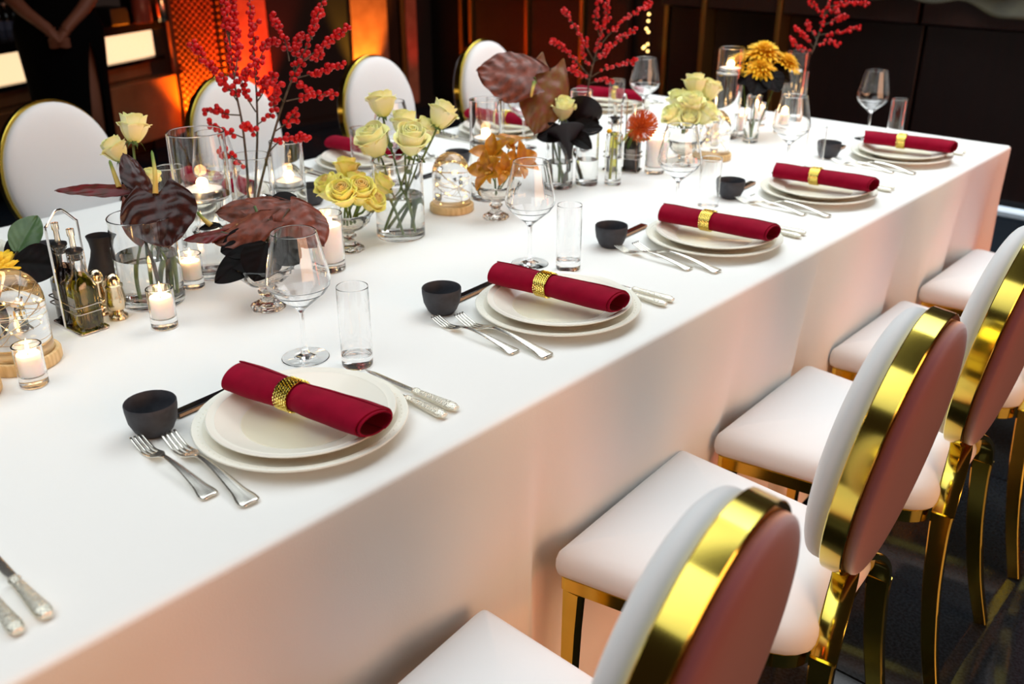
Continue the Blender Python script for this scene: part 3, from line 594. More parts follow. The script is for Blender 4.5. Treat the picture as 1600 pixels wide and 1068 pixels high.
           {'ax': [0.594, 0.25, 0.765], 'c': [-1.461, 2.4682, 0.8962], 'col': 'pale', 'foot': [-1.464, 2.385, 0.86], 'label': 'pale rose bulging over the glass-dome side of the distant footed bowl', 's': 1.288},
           {'ax': [0.444, -0.494, 0.748], 'c': [-1.4832, 2.415, 0.8901], 'col': 'pale', 'foot': [-1.464, 2.375, 0.86], 'label': 'lowest front rose with a reddish heart in the distant footed bowl', 's': 1.136},
           {'ax': [0.217, -0.093, 0.972], 'c': [-1.639, 2.0315, 0.9504], 'col': 'pale', 'foot': [-1.62, 1.996, 0.765], 'label': 'single pale rose between the almost black callas', 's': 1.191},
           {'ax': [-0.313, -0.564, 0.765], 'c': [-1.6769, 2.0131, 0.9276], 'col': 'pale', 'foot': [-1.61, 1.996, 0.765], 'label': 'small pale rose peeking out beside the brown anthurium leaf', 's': 0.733}],
 'string': [[-3.571, 5.25, 0.889], [-3.567, 5.25, 0.836], [-3.569, 5.25, 0.795], [-3.58, 5.25, 0.748], [-3.564, 5.25, 0.73], [-3.564, 5.25, 0.656], [-3.587, 5.25, 0.639], [-3.561, 5.25, 0.614], [-3.596, 5.25, 0.63]],
 'tb': [[-1.1609, 0.9059, 0.905, 1], [-1.1917, 1.5054, 0.9019, 0.98], [-1.1865, 2.0525, 0.8988, 0.96], [-1.1642, 2.5804, 0.8957, 0.94], [-1.1562, 3.1428, 0.8942, 0.93]],
 'wallB': [[-5.3415, 2.946, 0.7548], [-4.8443, 4.4825, 0.6569]],
 'wall_px': {655: [-5.728, 5.3, 0.512],
             718: [-5.286, 5.3, 0.548],
             733: [-5.185, 5.3, 0.556],
             820: [-4.637, 5.3, 0.6],
             905: [-4.151, 5.3, 0.639],
             955: [-3.886, 5.3, 0.661],
             975: [-3.784, 5.3, 0.669],
             1012: [-3.6, 5.3, 0.684],
             1040: [-3.466, 5.3, 0.695],
             1110: [-3.146, 5.3, 0.72],
             1225: [-2.665, 5.3, 0.759],
             1400: [-2.024, 5.3, 0.811],
             1600: [-1.4, 5.3, 0.861]},
 'wg': [[-1.2477, 0.8643, 0.978, 1], [-1.2718, 1.4735, 0.9757, 0.99], [-1.2346, 1.9838, 0.9712, 0.97], [-1.2235, 2.5374, 0.9666, 0.95], [-1.2403, 3.1319, 0.9643, 0.94]]}
# ================================================================ setting
TT = 0.75
fl = struct(MB().box(-9, 4.5, -2.5, 6.2, -0.12, -0.012).obj('floor', GROUT))
tile_me = MB().box(-.497, .497, -.497, .497, -0.012, 0).mesh('tile', FLOORM, smooth=False)
for i in range(13):
    for j in range(8):
        put('tile', tile_me, fl, loc=(-8.4 + i, -1.9 + j, 0))

# far wall behind the table end: dark wood, panels between brass strips
wf = struct(MB().box(-5.75, 4.5, 5.38, 5.5, 0, 3.4).obj('wall_far', DARKW2))
for x0, x1, m, y in ((-5.64, -5.30, BLACKM, 5.35), (-5.27, -5.20, DARKW, 5.36), (-5.17, -4.66, DARKW, 5.34), (-4.62, -4.17, DARKW, 5.34),
                     (-4.13, -3.90, DARKW2, 5.34), (-3.89, -3.77, DARKW, 5.31), (-3.76, -3.50, DARKW2, 5.36)):
    MB().box(x0, x1, y, 5.385, .09, 3.3).obj('panel', m, wf, bevel=.004)
for x in (-5.285, -5.185, -4.64, -4.15, -3.48, -3.15, -2.665):
    MB().box(x - .013, x + .013, 5.20 if x > -3.4 else 5.31, 5.385, .0, 3.3).obj('brass_strip', BRASS, wf, bevel=.002)
for k, (x0, x1) in enumerate(((-3.46, -3.165), (-3.135, -2.68), (-2.65, -1.9), (-1.88, -.6), (-.58, 1.2), (1.22, 3.2))):
    MB().box(x0, x1, 5.22, 5.385, .90, 3.3).obj('panel', DARKW, wf, bevel=.006)
    MB().box(x0, x1, 5.33, 5.385, .05, .885).obj('panel', DARKW2, wf, bevel=.004)
wl = struct(MB().add([(-5.93, 3.1, 0), (-5.64, 5.38, 0), (-5.80, 5.5, 0), (-6.1, 3.1, 0), (-5.93, 3.1, 3.4), (-5.64, 5.38, 3.4), (-5.80, 5.5, 3.4), (-6.1, 3.1, 3.4)],
              [(0, 1, 5, 4), (1, 2, 6, 5), (2, 3, 7, 6), (3, 0, 4, 7), (4, 5, 6, 7), (3, 2, 1, 0)]).obj('wall_left', BLACKM, smooth=False))
WA, WBb = Vector((-5.911, 3.26, 0)), Vector((-5.652, 5.23, 0))
wdir = (WBb - WA).normalized(); wn = Vector((wdir.y, -wdir.x, 0))   # towards the table
def wallpiece(name, y0, y1, m, proud, z0=0.05, z1=3.2):
    def at(y): return WA + wdir * ((y - 3.26) / wdir.y)
    a, b = at(y0), at(y1)
    vs = [a + wn * .002, b + wn * .002, b + wn * proud, a + wn * proud]
    vs = [Vector((p.x, p.y, z)) for z in (z0, z1) for p in vs]
    return MB().add(vs, [(0, 1, 5, 4), (1, 2, 6, 5), (2, 3, 7, 6), (3, 0, 4, 7), (4, 5, 6, 7), (3, 2, 1, 0)]).obj(name, m, wl, smooth=False)
wallpiece('panel', 3.285, 3.60, PLASTER, .02)
wallpiece('column', 3.63, 3.955, PLASTER, .05)
wallpiece('panel', 3.98, 4.60, BLACKM, .015)
wallpiece('panel', 4.622, 4.93, PLASTER, .03)
wallpiece('panel', 4.945, 5.03, DARKW, .02)
wallpiece('brass_strip', 5.037, 5.071, BRASS, .05)
wallpiece('panel', 5.095, 5.19, PLASTER, .03)
# perforated screen of crossed metal strips standing before the first panel
scr = thing('perforated_screen', 'perforated lattice screen glowing orange at the end of the bar', 'screen', tuple(WA + wn * .16))
ang = math.atan2(wdir.y, wdir.x)
scr.rotation_euler = (0, 0, ang)
mb = MB(); n = 0
L, Hh, sp = .335, 1.35, .042
k = -Hh
while k < L:
    for sgn in (1, -1):
        a0, a1 = max(k, 0), min(k + Hh, L)
        if a1 > a0:
            z0, z1 = a0 - k, a1 - k
            if sgn < 0: p, q = (L - a0, z0), (L - a1, z1)
            else: p, q = (a0, z0), (a1, z1)
            mb.tube([(p[0], .001 * sgn, p[1]), (q[0], .001 * sgn, q[1])], .0065, seg=4)
    k += sp
stuff(mb.obj('lattice', MESHM, scr, smooth=False))
fr = MB().box(-.015, .0, -.012, .012, 0, 1.37).box(L, L + .015, -.012, .012, 0, 1.37).box(-.015, L + .015, -.012, .012, 1.35, 1.37)
fr.obj('screen_frame', MESHM, scr)
lamp('orange_uplight', 'SPOT', (-5.80, 3.49,   .04), 330, (1.0, .20, .008), .03, target=(-5.88, 3.46, 1.0), spot=1.7)
lamp('red_column_uplight', 'SPOT', (-5.60, 3.80, .04), 160, (1.0, .04, .004), .04, target=(-5.83, 3.79, 1.0), spot=1.15)
lamp('amber_uplight', 'SPOT', (-5.54, 4.69, .04), 190, (1.0, .42, .03), .04, target=(-5.71, 4.70, 1.0), spot=.8)
lamp('red_uplight_corner', 'SPOT', (-5.50, 5.14, .04), 14, (1.0, .02, .01), .03, target=(-5.66, 5.14, 1.0), spot=.5)

# light strip at the foot of the far wall
struct(MB().box(-2.4, 3.2, 5.30, 5.33, .0, .022).obj('trim_1', LEDM, bevel=.002))
# drape hanging over the ledge of the far wall
def drape(u, v):
    x = -2.35 + 1.95 * u
    hem = 1.02 - .10 * min(1, max(0, (u - .33) / .25)) + .012 * math.sin(u * 40)
    z = hem + (1.75 - hem) * v
    return (x, 5.185 - .035 * math.sin(v * 22 + 3 * math.sin(u * 5)) * (1 - v * .5) - .02 * math.sin(u * 31 + v * 6) - .03, z)
tag(MB().grid(drape, 70, 40, thick=.004).obj('drape', DRAPE, angle=None), 'crumpled olive drape hanging over the dark wood ledge at the far wall', 'curtain')
# string of tiny amber lights against the far wall
st = thing('string_lights', 'short string of round amber lights on the dark far wall', 'lights', (0, 0, 0))
pts = [(-3.572, 5.27, 1.35), (-3.570, 5.27, 1.1)] + D['string'] + [(-3.57, 5.27, .45)]
MB().tube([(p[0], 5.265, p[2]) for p in sorted(pts, key=lambda p: -p[2])], .002, seg=5).obj('cord', BLACKM, st)
bl = MB().lathe([(0, -.0085), (.006, -.006), (.0085, 0), (.006, .006), (0, .0085)], 10).mesh('bulb', BULB)
for p in D['string']: put('bulb', bl, st, loc=(p[0], 5.25, p[2]))

# ---------------------------------------------------------------- the bar
bd = (Vector(D['barB']) - Vector(D['barA'])); bd.z = 0; bl_ = bd.length; bd.normalize()
bn = Vector((bd.y, -bd.x, 0))             # towards the table
bar = thing('bar_counter', 'long dark bar counter with a glowing backlit front panel', 'bar', (D['barA'][0], D['barA'][1], 0), math.atan2(bd.y, bd.x))
# local: x along the bar, -y towards the table
X0, X1 = -1.6, bl_
MB().box(X0, X1 + .02, -.04, .42, .745, .80).obj('countertop', LACQ, bar, bevel=.004)
MB().box(X0, X1, .06, .40, .0, .745).obj('bar_body', BLACKM, bar)
k = X0
while k < X1 - .05:
    e = min(k + 1.55, X1)
    MB().box(k + .004, e - .004, .0, .055, .585, .738).obj('light_panel', PANELG, bar, bevel=.003)
    k = e
MB().box(X0, X1, -.03, .06, .555, .582).obj('foot_ledge', LACQ, bar, bevel=.003)
MB().box(X0, X1, .02, .06, .47, .553).obj('lower_panel', TANP, bar, bevel=.003)
MB().box(X0, X1, -.10, .06, .10, .465).obj('step_front', TANP, bar, bevel=.004)
MB().box(X1 - .012, X1 + .012, -.02, .06, .46, .745).obj('end_trim', STEEL, bar, bevel=.002)
# things on the counter and on the back shelf
sh = struct(MB().box(-2.1, .62, -.02, .25, .0, .74).box(-2.1, .62, .25, .4, 0, 2.6).obj('wall_bar', BLACKM, smooth=False))
sh.location = Vector((-6.28, 2.2, 0)); sh.rotation_euler = (0, 0, math.atan2(bd.y, bd.x))
def bottle(loc, label, lab):
    t = thing('bottle', label, 'bottle', loc, group='small bottles lined up behind the bar')
    MB().lathe([(0, 0), (.026, 0), (.028, .004), (.028, .115), (.022, .135), (.012, .155), (.011, .19), (.013, .192), (.013, .203), (0, .204)], 20).obj('glass_body', BOTG, t)
    MB().lathe([(.0285, .03), (.0287, .032), (.0287, .105), (.0285, .107)], 20).obj('paper_label', lab, t)
    MB().lathe([(0, .2045), (.0135, .2045), (.0145, .199), (.0145, .1925), (.0125, .1915)], 16).obj('cap', ALU, t)
    return t
for p, lab in zip(D['bottles'][:3], ('small dark bottle with a blue label, at the frame edge behind the bar', 'middle one of three blue-labelled bottles behind the bar', 'blue-labelled bottle next to the standing person, behind the bar')):
    bottle((p[0], p[1], .7405), lab, BLUEL)
jp = D['jars']
t = thing('glass_jar', 'reddish glass jar on the bar counter beside the lattice screen', 'jar', (jp[2][0] - .33, jp[2][1] + .12, .8005))
MB().lathe([(0, 0), (.05, 0), (.055, .006), (.055, .13), (.045, .15), (0, .15)], 24).obj('jar_body', JARR, t)
MB().lathe([(0, .1505), (.048, .1505), (.048, .175), (.02, .18), (0, .18)], 24).obj('lid', BRASS, t)
t = thing('glass_jar', 'grey glass jar at the end of the bar counter', 'jar', (jp[3][0] - .37, jp[3][1] + .15, .8005))
MB().lathe([(0, 0), (.03, 0), (.034, .006), (.034, .15), (.02, .18), (0, .18)], 24).obj('jar_body', PEWTER, t)
MB().lathe([(0, .1805), (.022, .1805), (.022, .2), (0, .2)], 24).obj('lid', BLACKM, t)
tag(MB().box(-.09, .09, -.07, .07, 0, .10).obj('black_box', BLACKM, loc=(jp[1][0] - .30, jp[1][1] + .1, .8005), bevel=.006), 'black box on the bar counter beside the standing person', 'box').rotation_euler = (0, 0, .3)

# ================================================================ table and cloth
tb = thing('banquet_table', 'long banquet table hidden beneath the white cloth', 'table', (-1.62, 1.375, 0))
MB().box(-.755, .755, -1.96, 1.96, .715, .742).obj('tabletop', DARKW, tb, bevel=.004)
for sx in (-1, 1):
    for y in (-1.85, 0, 1.85):
        MB().box(sx * .68 - .025, sx * .68 + .025, y - .025, y + .025, .0, .715).obj('leg', DARKW, tb)
# cloth: rings around the rectangle, hanging in shallow folds
CX0, CX1, CY0, CY1 = -2.39, -.852, -.62, 3.352
def perim(step=.022):
    r = .012; out = []
    def side(a, b):
        L = (Vector(b) - Vector(a)).length; n = int(L / step)
        for i in range(n): out.append(Vector(a).lerp(Vector(b), i / n))
    side((CX1, CY0 + r, 0), (CX1, CY1 - r, 0))
    for k in range(5): out.append(Vector((CX1 - r + r * math.cos(k * PI / 10), CY1 - r + r * math.sin(k * PI / 10), 0)))
    side((CX1 - r, CY1, 0), (CX0 + r, CY1, 0))
    for k in range(5): out.append(Vector((CX0 + r - r * math.sin(k * PI / 10), CY1 - r + r * math.cos(k * PI / 10), 0)))
    side((CX0, CY1 - r, 0), (CX0, CY0 + r, 0))
    side((CX0 + r, CY0, 0), (CX1 - r, CY0, 0))
    return out
PR = perim(); NP = len(PR)
def nrm(p):
    n = Vector((0, 0, 0))
    if p.x > CX1 - .013: n.x += 1
    if p.x < CX0 + .013: n.x -= 1
    if p.y > CY1 - .013: n.y += 1
    if p.y < CY0 + .013: n.y -= 1
    return n.normalized() if n.length else Vector((1, 0, 0))
FOLDS = [(.985, .012, .02, 0), (1.03, -.030, .04, .04), (1.93, .008, .035, -.10), (2.02, -.07, .035, -.10), (2.10, .006, .05, -.08), (1.70, -.024, .05, -.1), (1.62, .003, .05, -.1),
         (2.55, -.034, .05, -.08), (2.65, .014, .05, -.08), (2.80, -.012, .05, -.06), (3.0, -.034, .05, -.08), (3.12, .014, .05, -.06), (3.26, -.024, .04, -.03), (3.32, .010, .03, 0), (.45, -.02, .08, .1), (.2, .01, .1, .1), (.72, -.01, .06, .0)]
def fold(p, dep):
    n = nrm(p); s = p.y if abs(n.x) > .5 else p.x + 9
    f = 0
    if n.x > .5 and abs(n.y) < .4:
        for y, a, wd, slant in FOLDS:
            yy = y + slant * dep
            f += a * math.exp(-((s - yy) / (wd * (.7 + .8 * dep))) ** 2) * min(1, dep * 2.2)
    else:
        f = .012 * math.sin(s * 13) * dep + .008 * math.sin(s * 29 + 1) * dep
    return n * (f * 1.0)
rings = []
for ins, z in ((.03, .7503), (.014, .7503), (.006, .7492), (.0015, .7455), (0, .740)):
    rings.append([Vector((p.x, p.y, z)) - nrm(p) * ins for p in PR])
for k in range(1, 15):
    dep = k / 14; z = .74 - .715 * dep
    rings.append([Vector((p.x, p.y, z)) + fold(p, dep) for p in PR])
mb = MB(); vs = [p for r in rings for p in r]
fs = [(i * NP + k, i * NP + (k + 1) % NP, (i + 1) * NP + (k + 1) % NP, (i + 1) * NP + k) for i in range(len(rings) - 1) for k in range(NP)]
fs.append(tuple(range(NP)))
mb.add(vs, fs)
tag(mb.obj('tablecloth', CLOTH, angle=1.2), 'floor-length white tablecloth covering the long banquet table', 'tablecloth')

# ================================================================ chairs
def outline(front=.22, rear=.168, x0=0.0, x1=.430, r=.024, inset=0.0):
    q = [Vector((x0 + inset, -front + inset)), Vector((x1 - inset, -rear + inset)), Vector((x1 - inset, rear - inset)), Vector((x0 + inset, front - inset))]
    out = []
    for i in range(4):
        rr = max(.006, (r if i in (0, 3) else .075) - inset)
        a, b, c = q[i - 1], q[i], q[(i + 1) % 4]
        d1, d2 = (a - b).normalized(), (c - b).normalized()
        p0, p1 = b + d1 * rr, b + d2 * rr
        for k in range(7):
            t = k / 6; out.append(p0 * (1 - t) ** 2 + b * 2 * t * (1 - t) + p1 * t * t)
    return out
def prism(rings):
    mb = MB(); n = len(rings[0][0]); vs = []
    for pts, z in rings: vs += [(p.x, p.y, z) for p in pts]
    fs = [(i * n + k, i * n + (k + 1) % n, (i + 1) * n + (k + 1) % n, (i + 1) * n + k) for i in range(len(rings) - 1) for k in range(n)]
    fs.append(tuple(range(n - 1, -1, -1))); fs.append(tuple((len(rings) - 1) * n + k for k in range(n)))
    return mb.add(vs, fs)
TH = math.radians(8)
OC = Vector((.448, 0, .729)); OA, OB = .171, .215
AX, AW, AN = Vector((0, 1, 0)), Vector((math.sin(TH), 0, math.cos(TH))), Vector((math.cos(TH), 0, -math.sin(TH)))
def pad(sign, depth, edge):
    """domed oval cushion on one side of the back"""
    rows = []
    prof = [(1.0, .0), (1.0, edge * .5)] + [(math.cos(t) ** .55 if t < PI / 2 - 1e-3 else 0, edge * .5 + (depth - edge * .5) * math.sin(t) ** .9) for t in [i * PI / 2 / 9 for i in range(1, 9)]]
    mb = MB(); seg = 56; vs = []
    for r, d in prof:
        for k in range(seg):
            a = 2 * PI * k / seg
            vs.append(OC + AX * (OA - .006) * r * math.cos(a) + AW * (OB - .006) * r * math.sin(a) + AN * sign * (.0170 + d))
    n = len(prof)
    fs = [(i * seg + k, i * seg + (k + 1) % seg, (i + 1) * seg + (k + 1) % seg, (i + 1) * seg + k) for i in range(n - 1) for k in range(seg)]
    fs += [tuple(range(seg)), tuple((n - 1) * seg + k for k in range(seg - 1, -1, -1))]
    return mb.add(vs, fs)
def ribbon(path, wdir, width, thick, taper=None):
    """flat metal band swept along a path; wdir is the direction of its width"""
    P = [Vector(p) for p in path]; mb = MB(); vs = []
    for i, p in enumerate(P):
        t = (P[min(i + 1, len(P) - 1)] - P[max(i - 1, 0)]).normalized()
        wv = (wdir - t * wdir.dot(t)).normalized(); nn = t.cross(wv)
        wd = width * (taper(i / (len(P) - 1)) if taper else 1)
        for a, b in ((-.5, -.35), (-.42, -.5), (.42, -.5), (.5, -.35), (.5, .35), (.42, .5), (-.42, .5), (-.5, .35)): vs.append(p + wv * wd * a + nn * thick * b)
    n = len(P)
    fs = [(i * 8 + k, i * 8 + (k + 1) % 8, (i + 1) * 8 + (k + 1) % 8, (i + 1) * 8 + k) for i in range(n - 1) for k in range(8)]
    fs += [tuple(range(7, -1, -1)), tuple((n - 1) * 8 + k for k in range(8))]
    return mb.add(vs, fs)
def make_chair(label):
    t = thing('dining_chair', label, 'chair')
    prof = [(.012, .413), (.003, .419), (0, .430), (.0005, .444), (.004, .455), (.012, .4645), (.026, .473), (.048, .4805), (.080, .4865), (.120, .490), (.155, .491)]
    prism([(outline(inset=i), z) for i, z in prof]).obj('seat', VELVET, t, angle=None)
    prism([(outline(inset=.012), .384), (outline(inset=.010), .386), (outline(inset=.010), .411), (outline(inset=.012), .4125)]).obj('seat_frame', GOLD, t)
    pad(-1, .048, .034).obj('backrest', VELVET, t, angle=None)
    bp = pad(1, .026, .018).obj('backrest_panel', ROSEV, t, angle=None); bp['label'] = 'dusky pink velvet back of the backrest'
    seg = 64; mb = MB(); vs = []
    for k in range(seg):
        a = 2 * PI * k / seg
        c = OC + AX * OA * math.cos(a) + AW * OB * math.sin(a); o = (AX * math.cos(a) * OB + AW * math.sin(a) * OA).normalized()
        for n_, r_ in ((-.0165, -.010), (-.0165, .0015), (-.0150, .003), (.0150, .003), (.0165, .0015), (.0165, -.010)): vs.append(c + AN * n_ + o * r_)
    fs = [(k * 6 + j, k * 6 + (j + 1) % 6, ((k + 1) % seg) * 6 + (j + 1) % 6, ((k + 1) % seg) * 6 + j) for k in range(seg) for j in range(6)]
    mb.add(vs, fs).obj('back_frame', GOLD, t)
    bot = OC - AW * (OB + .004)
    for s in (-1, 1):
        up = smoothpath([bot + Vector((.006, s * .004, .006)), (.422, s * .016, .515), (.430, s * .044, .506), (.436, s * .078, .484), (.440, s * .108, .450), (.441, s * .124, .405)], 5)
        ribbon(up, AN, .040, .012).obj('back_support', GOLD, t)
        lg = smoothpath([(.441, s * .125, .412), (.443, s * .129, .36), (.453, s * .138, .25), (.475, s * .148, .12), (.505, s * .160, 0.004)], 5)
        ribbon(lg, Vector((1, 0, 0)), .040, .020, lambda q: 1 - .35 * q).obj('rear_leg', GOLD, t)
        fl_ = [(.032, s * .194, .3835), (.030, s * .195, .30), (.028, s * .196, .15), (.026, s * .196, 0.004)]
        ribbon(fl_, Vector((1, 0, 0)), .036, .024, lambda q: 1 - .4 * q).obj('front_leg', GOLD, t)
    return t
CH = make_chair('gold-rimmed white chair with pink oval back, first from the camera on the near side')
CH.location = (-.810, .640, 0); CH.rotation_euler = (0, 0, math.radians(6))
CH['group'] = 'white oval-back chairs around the table'
for (y, a, lab) in ((1.247, 4, 'gold-rimmed white chair with pink oval back, second from the camera on the near side'),
                    (1.772, 2, 'gold-rimmed white chair, third from the camera, its back at the frame edge'),
                    (2.325, 0, 'white chair whose seat is fourth along the near side, under the pleated cloth'),
                    (2.905, 0, 'last white chair of the near side, its seat by the far cloth corner')):
    dup(CH, lab, (-.850, y, 0), math.radians(a))
for (y, a, lab) in ((1.19, 180, 'white oval-back chair across the table before the standing person'),
                    (1.79, 180, 'white oval-back chair across the table behind the red berry branches'),
                    (2.42, 180, 'white oval-back chair across the table behind the cylinder of roses'),
                    (3.03, 180, 'white oval-back chair farthest across the table, behind the big brown anthurium')):
    dup(CH, lab, (-2.425, y, 0), math.radians(a), .995)
# ================================================================ place settings
ORD = ['first', 'second', 'third', 'fourth', 'fifth']
NEAR = ['first chair-side setting from the camera', 'second chair-side setting from the camera', 'third chair-side setting from the camera',
        'fourth chair-side setting from the camera', 'chair-side setting by the far cloth corner']
# plate masters
def make_charger():
    t = thing('charger_plate', 'x', 'plate', (0, 0, -5), group='charger plates')
    MB().lathe([(0, .004), (.090, .004), (.092, 0), (.100, 0), (.105, .005), (.150, .0165), (.1545, .0185), (.156, .0205), (.155, .022), (.152, .0218), (.143, .0188), (.141, .0192), (.139, .0180), (.110, .0108), (.100, .0072), (0, .0072)], 72).obj('plate_body', CERAM, t)
    mb = MB()
    for k in range(72):
        a = 2 * PI * k / 72; c = Vector((.1465 * math.cos(a), .1465 * math.sin(a), .0203))
        mb.lathe([(0, .0007), (.0011, .0003), (.0016, -.0008)], 6, Matrix.Translation(c))
    stuff(mb.obj('beaded_edge', CERAM, t))
    return t
def make_plate():
    t = thing('dinner_plate', 'x', 'plate', (0, 0, -5), group='dinner plates')
    MB().lathe([(0, .004), (.070, .004), (.072, 0), (.080, 0), (.090, .006), (.130, .0205), (.1355, .0230), (.1368, .0248), (.1355, .026), (.131, .0252), (.126, .0232), (.124, .0236), (.122, .0222), (.094, .0134), (.088, .0095), (0, .0088)], 72).obj('plate_body', CERAM, t)
    wl_ = MB().lathe([(0, .0092), (.086, .0096), (.0885, .0106), (.0885, .0085)], 64).obj('well_reflection', CERAM_REFL, t)  # thin disc over the plate centre carrying the painted yellowish reflection
    wl_['label'] = 'plate centre with a yellowish reflection painted in'
    return t
def make_fork():
    L = .205
    def prof(s):    # half width, height
        if s < .62:
            q = s / .62
            w_ = .0085 * (1 - q) ** 1.6 + .0032 + (.0022 * math.exp(-((q - .10) / .09) ** 2)) - (.004 * max(0, 1 - q / .03) if q < .03 else 0)
            z = .002 + .011 * math.sin(min(1, q) * PI * .62) ** 1.3
        else:
            q = (s - .62) / .38
            w_ = .0032 + (.0108 - .0032) * min(1, (q / .22)) ** .7 - .001 * max(0, q - .3)
            z = .0125 - .011 * math.sin(min(1, q / .62) * PI / 2) + (.011 * max(0, (q - .55) / .45) ** 1.5)
        return w_, z
    rows = 46; cols = 7; vs = []; fs = []
    for i in range(rows + 1):
        s = i / rows; hw, z = prof(s)
        for j in range(cols + 1):
            y = -1 + 2 * j / cols
            tz = .0022 * (1 - y * y) if s < .6 else -.0014 * (1 - y * y) * (1 if s < .85 else 0)
            vs.append((L / 2 - L * s - (.002 if (s > .985 and False) else 0), hw * y, z + tz))
    W_ = cols + 1
    for i in range(rows):
        for j in range(cols):
            if i / rows >= .76 and j in (1, 3, 5): continue
            fs.append((i * W_ + j, (i + 1) * W_ + j, (i + 1) * W_ + j + 1, i * W_ + j + 1))
    me = MB().add(vs, fs).mesh('fork', SILVER)
    o = put('fork', me)
    sd = o.modifiers.new('thickness', 'SOLIDIFY'); sd.thickness = .0018; sd.offset = 0
    return o
def make_knife():
    t = thing('table_knife', 'x', 'knife', (0, 0, -5))
    mb = MB(); vs = []; n = 14
    for i in range(n + 1):
        s = i / n; x = -.115 + .118 * s
        hw = .0085 * min(1, (s / .16)) ** .6 if s < .16 else .0085
        lo = -hw * (.55 if s < .9 else .4); hi = hw * .75 if s < .94 else hw * .5
        vs += [(x, lo, .0055), (x, (lo + hi) / 2, .0070), (x, hi, .0050), (x, (lo + hi) / 2, .0040)]
    fs = [(i * 4 + k, i * 4 + (k + 1) % 4, (i + 1) * 4 + (k + 1) % 4, (i + 1) * 4 + k) for i in range(n) for k in range(4)] + [(3, 2, 1, 0), (n * 4, n * 4 + 1, n * 4 + 2, n * 4 + 3)]
    mb.add(vs, fs).obj('blade', SILVER, t)
    M = Matrix(((0, 0, 1, .0), (1, 0, 0, 0), (0, .62, 0, .0068), (0, 0, 0, 1)))
    MB().lathe([(0, .001), (.006, .001), (.0072, .004), (.0075, .008), (.0058, .011), (.0068, .02), (.0076, .04), (.0090, .062), (.0102, .078), (.0098, .086), (.0074, .090), (.0066, .094), (0, .0955)], 18, M).obj('handle', SILVERX, t)
    return t
def make_bowl():
    t = thing('sauce_bowl', 'x', 'bowl', (0, 0, -5), group='black sauce bowls')
    MB().lathe([(0, .003), (.016, .003), (.018, 0), (.022, 0), (.028, .007), (.0345, .022), (.037, .040), (.0372, .0485), (.0364, .0500), (.0352, .0485), (.034, .036), (.030, .018), (.022, .008), (0, .0065)], 48).obj('bowl_body', SLATE, t)
    return t
def make_sleeve():
    t = thing('chopstick_sleeve', 'x', 'chopstick sleeve', (0, 0, -5), group='black chopstick sleeves')
    MB().box(-.0085, .0085, 0, .125, .0015, .0085).obj('sleeve_body', LACQ, t, bevel=.001)
    MB().box(.0086, .0100, .001, .124, .0025, .0075).obj('copper_edge', COPPER, t, smooth=False)
    return t
def make_napkin():
    t = thing('napkin', 'x', 'napkin', (0, 0, -5), group='rolled burgundy napkins')
    def cs(u, v):
        s = u * 2 - 1                      # along the roll
        pinch = math.exp(-((s + .04) / .22) ** 2)
        a = .0315 - .0075 * pinch + .003 * s * s; b = .0205 - .0005 * pinch - .0015 * abs(s)
        th = PI * .35 - v * 2 * PI * 2.35
        r = 1 - .20 * v - .10 * max(0, v - .5)
        x = s * .134 + .006 * math.cos(th) * r * (1 if s > 0 else -1) + (.010 * (v - .3) * abs(s) ** 6)
        rip = 1 + .035 * math.sin(s * 9 + th * 2) * (1 - v) * (abs(s) ** .5)
        return (x, a * r * math.cos(th) * rip, b * r * math.sin(th) * rip + .0215)
    MB().grid(cs, 30, 76, thick=.0022).obj('folded_cloth', WINE, t, angle=1.0)
    rg = MB(); a, b = .0262, .0222
    def band(u, v):
        th = 2 * PI * u; x = -.018 + (v - .5) * .0265
        return (x, a * math.cos(th), b * math.sin(th) + .0220)
    rg.grid(band, 48, 2, thick=.0014)
    ring = rg.obj('napkin_ring', GOLD, t)
    st_ = MB()
    for i in range(34):
        for j in range(6):
            th = 2 * PI * (i + .5 * (j % 2)) / 34; x = -.018 + (j - 2.5) * .0043
            nrm_ = Vector((0, math.cos(th) / a, math.sin(th) / b)).normalized()
            c = Vector((x, (a + .0007) * math.cos(th), (b + .0007) * math.sin(th) + .0220))
            st_.lathe([(.0020, 0), (.0019, .0009), (.0010, .0017), (0, .0017)], 6, frame(c, nrm_))
    stuff(st_.obj('rhinestones', GOLDX, ring, smooth=False))
    return t
GOLDX = mat('gold_rhinestone', (0.92, 0.76, 0.24, 1), .12, 1.0)
def make_wineglass():
    t = thing('wine_glass', 'x', 'wine glass', (0, 0, -5), group='stemmed wine glasses')
    pr = [(0, 0), (.040, 0), (.041, .0008), (.0405, .0018), (.020, .0045), (.008, .0095), (.0048, .018), (.0040, .035), (.0038, .070), (.0048, .086), (.009, .0925), (.022, .1035), (.044, .1225), (.0528, .1355), (.0543, .145), (.0525, .158), (.0375, .2275), (.0370, .2285), (.0364, .2275),
          (.0513, .158), (.0531, .145), (.0516, .1365), (.043, .1245), (.021, .1060), (.008, .0975), (0, .0955)]
    MB().lathe(pr, 56, crisp=.0006).obj('glass_body', GLASS, t, angle=1.3)
    return t
def make_tumbler():
    t = thing('tumbler', 'x', 'glass', (0, 0, -5), group='straight highball tumblers')
    MB().lathe([(0, .0015), (.024, .0008), (.0265, .0), (.0283, .002), (.0288, .006), (.0290, .154), (.0286, .155), (.0281, .154), (.0275, .026), (.025, .0215), (0, .0195)], 48, crisp=.0012).obj('glass_body', GLASS, t, angle=1.0)
    return t
ch0, pl0, fk0, kn0, bo0, sl0, na0, wg0, tm0 = make_charger(), make_plate(), make_fork(), make_knife(), make_bowl(), make_sleeve(), make_napkin(), make_wineglass(), make_tumbler()
used = set()
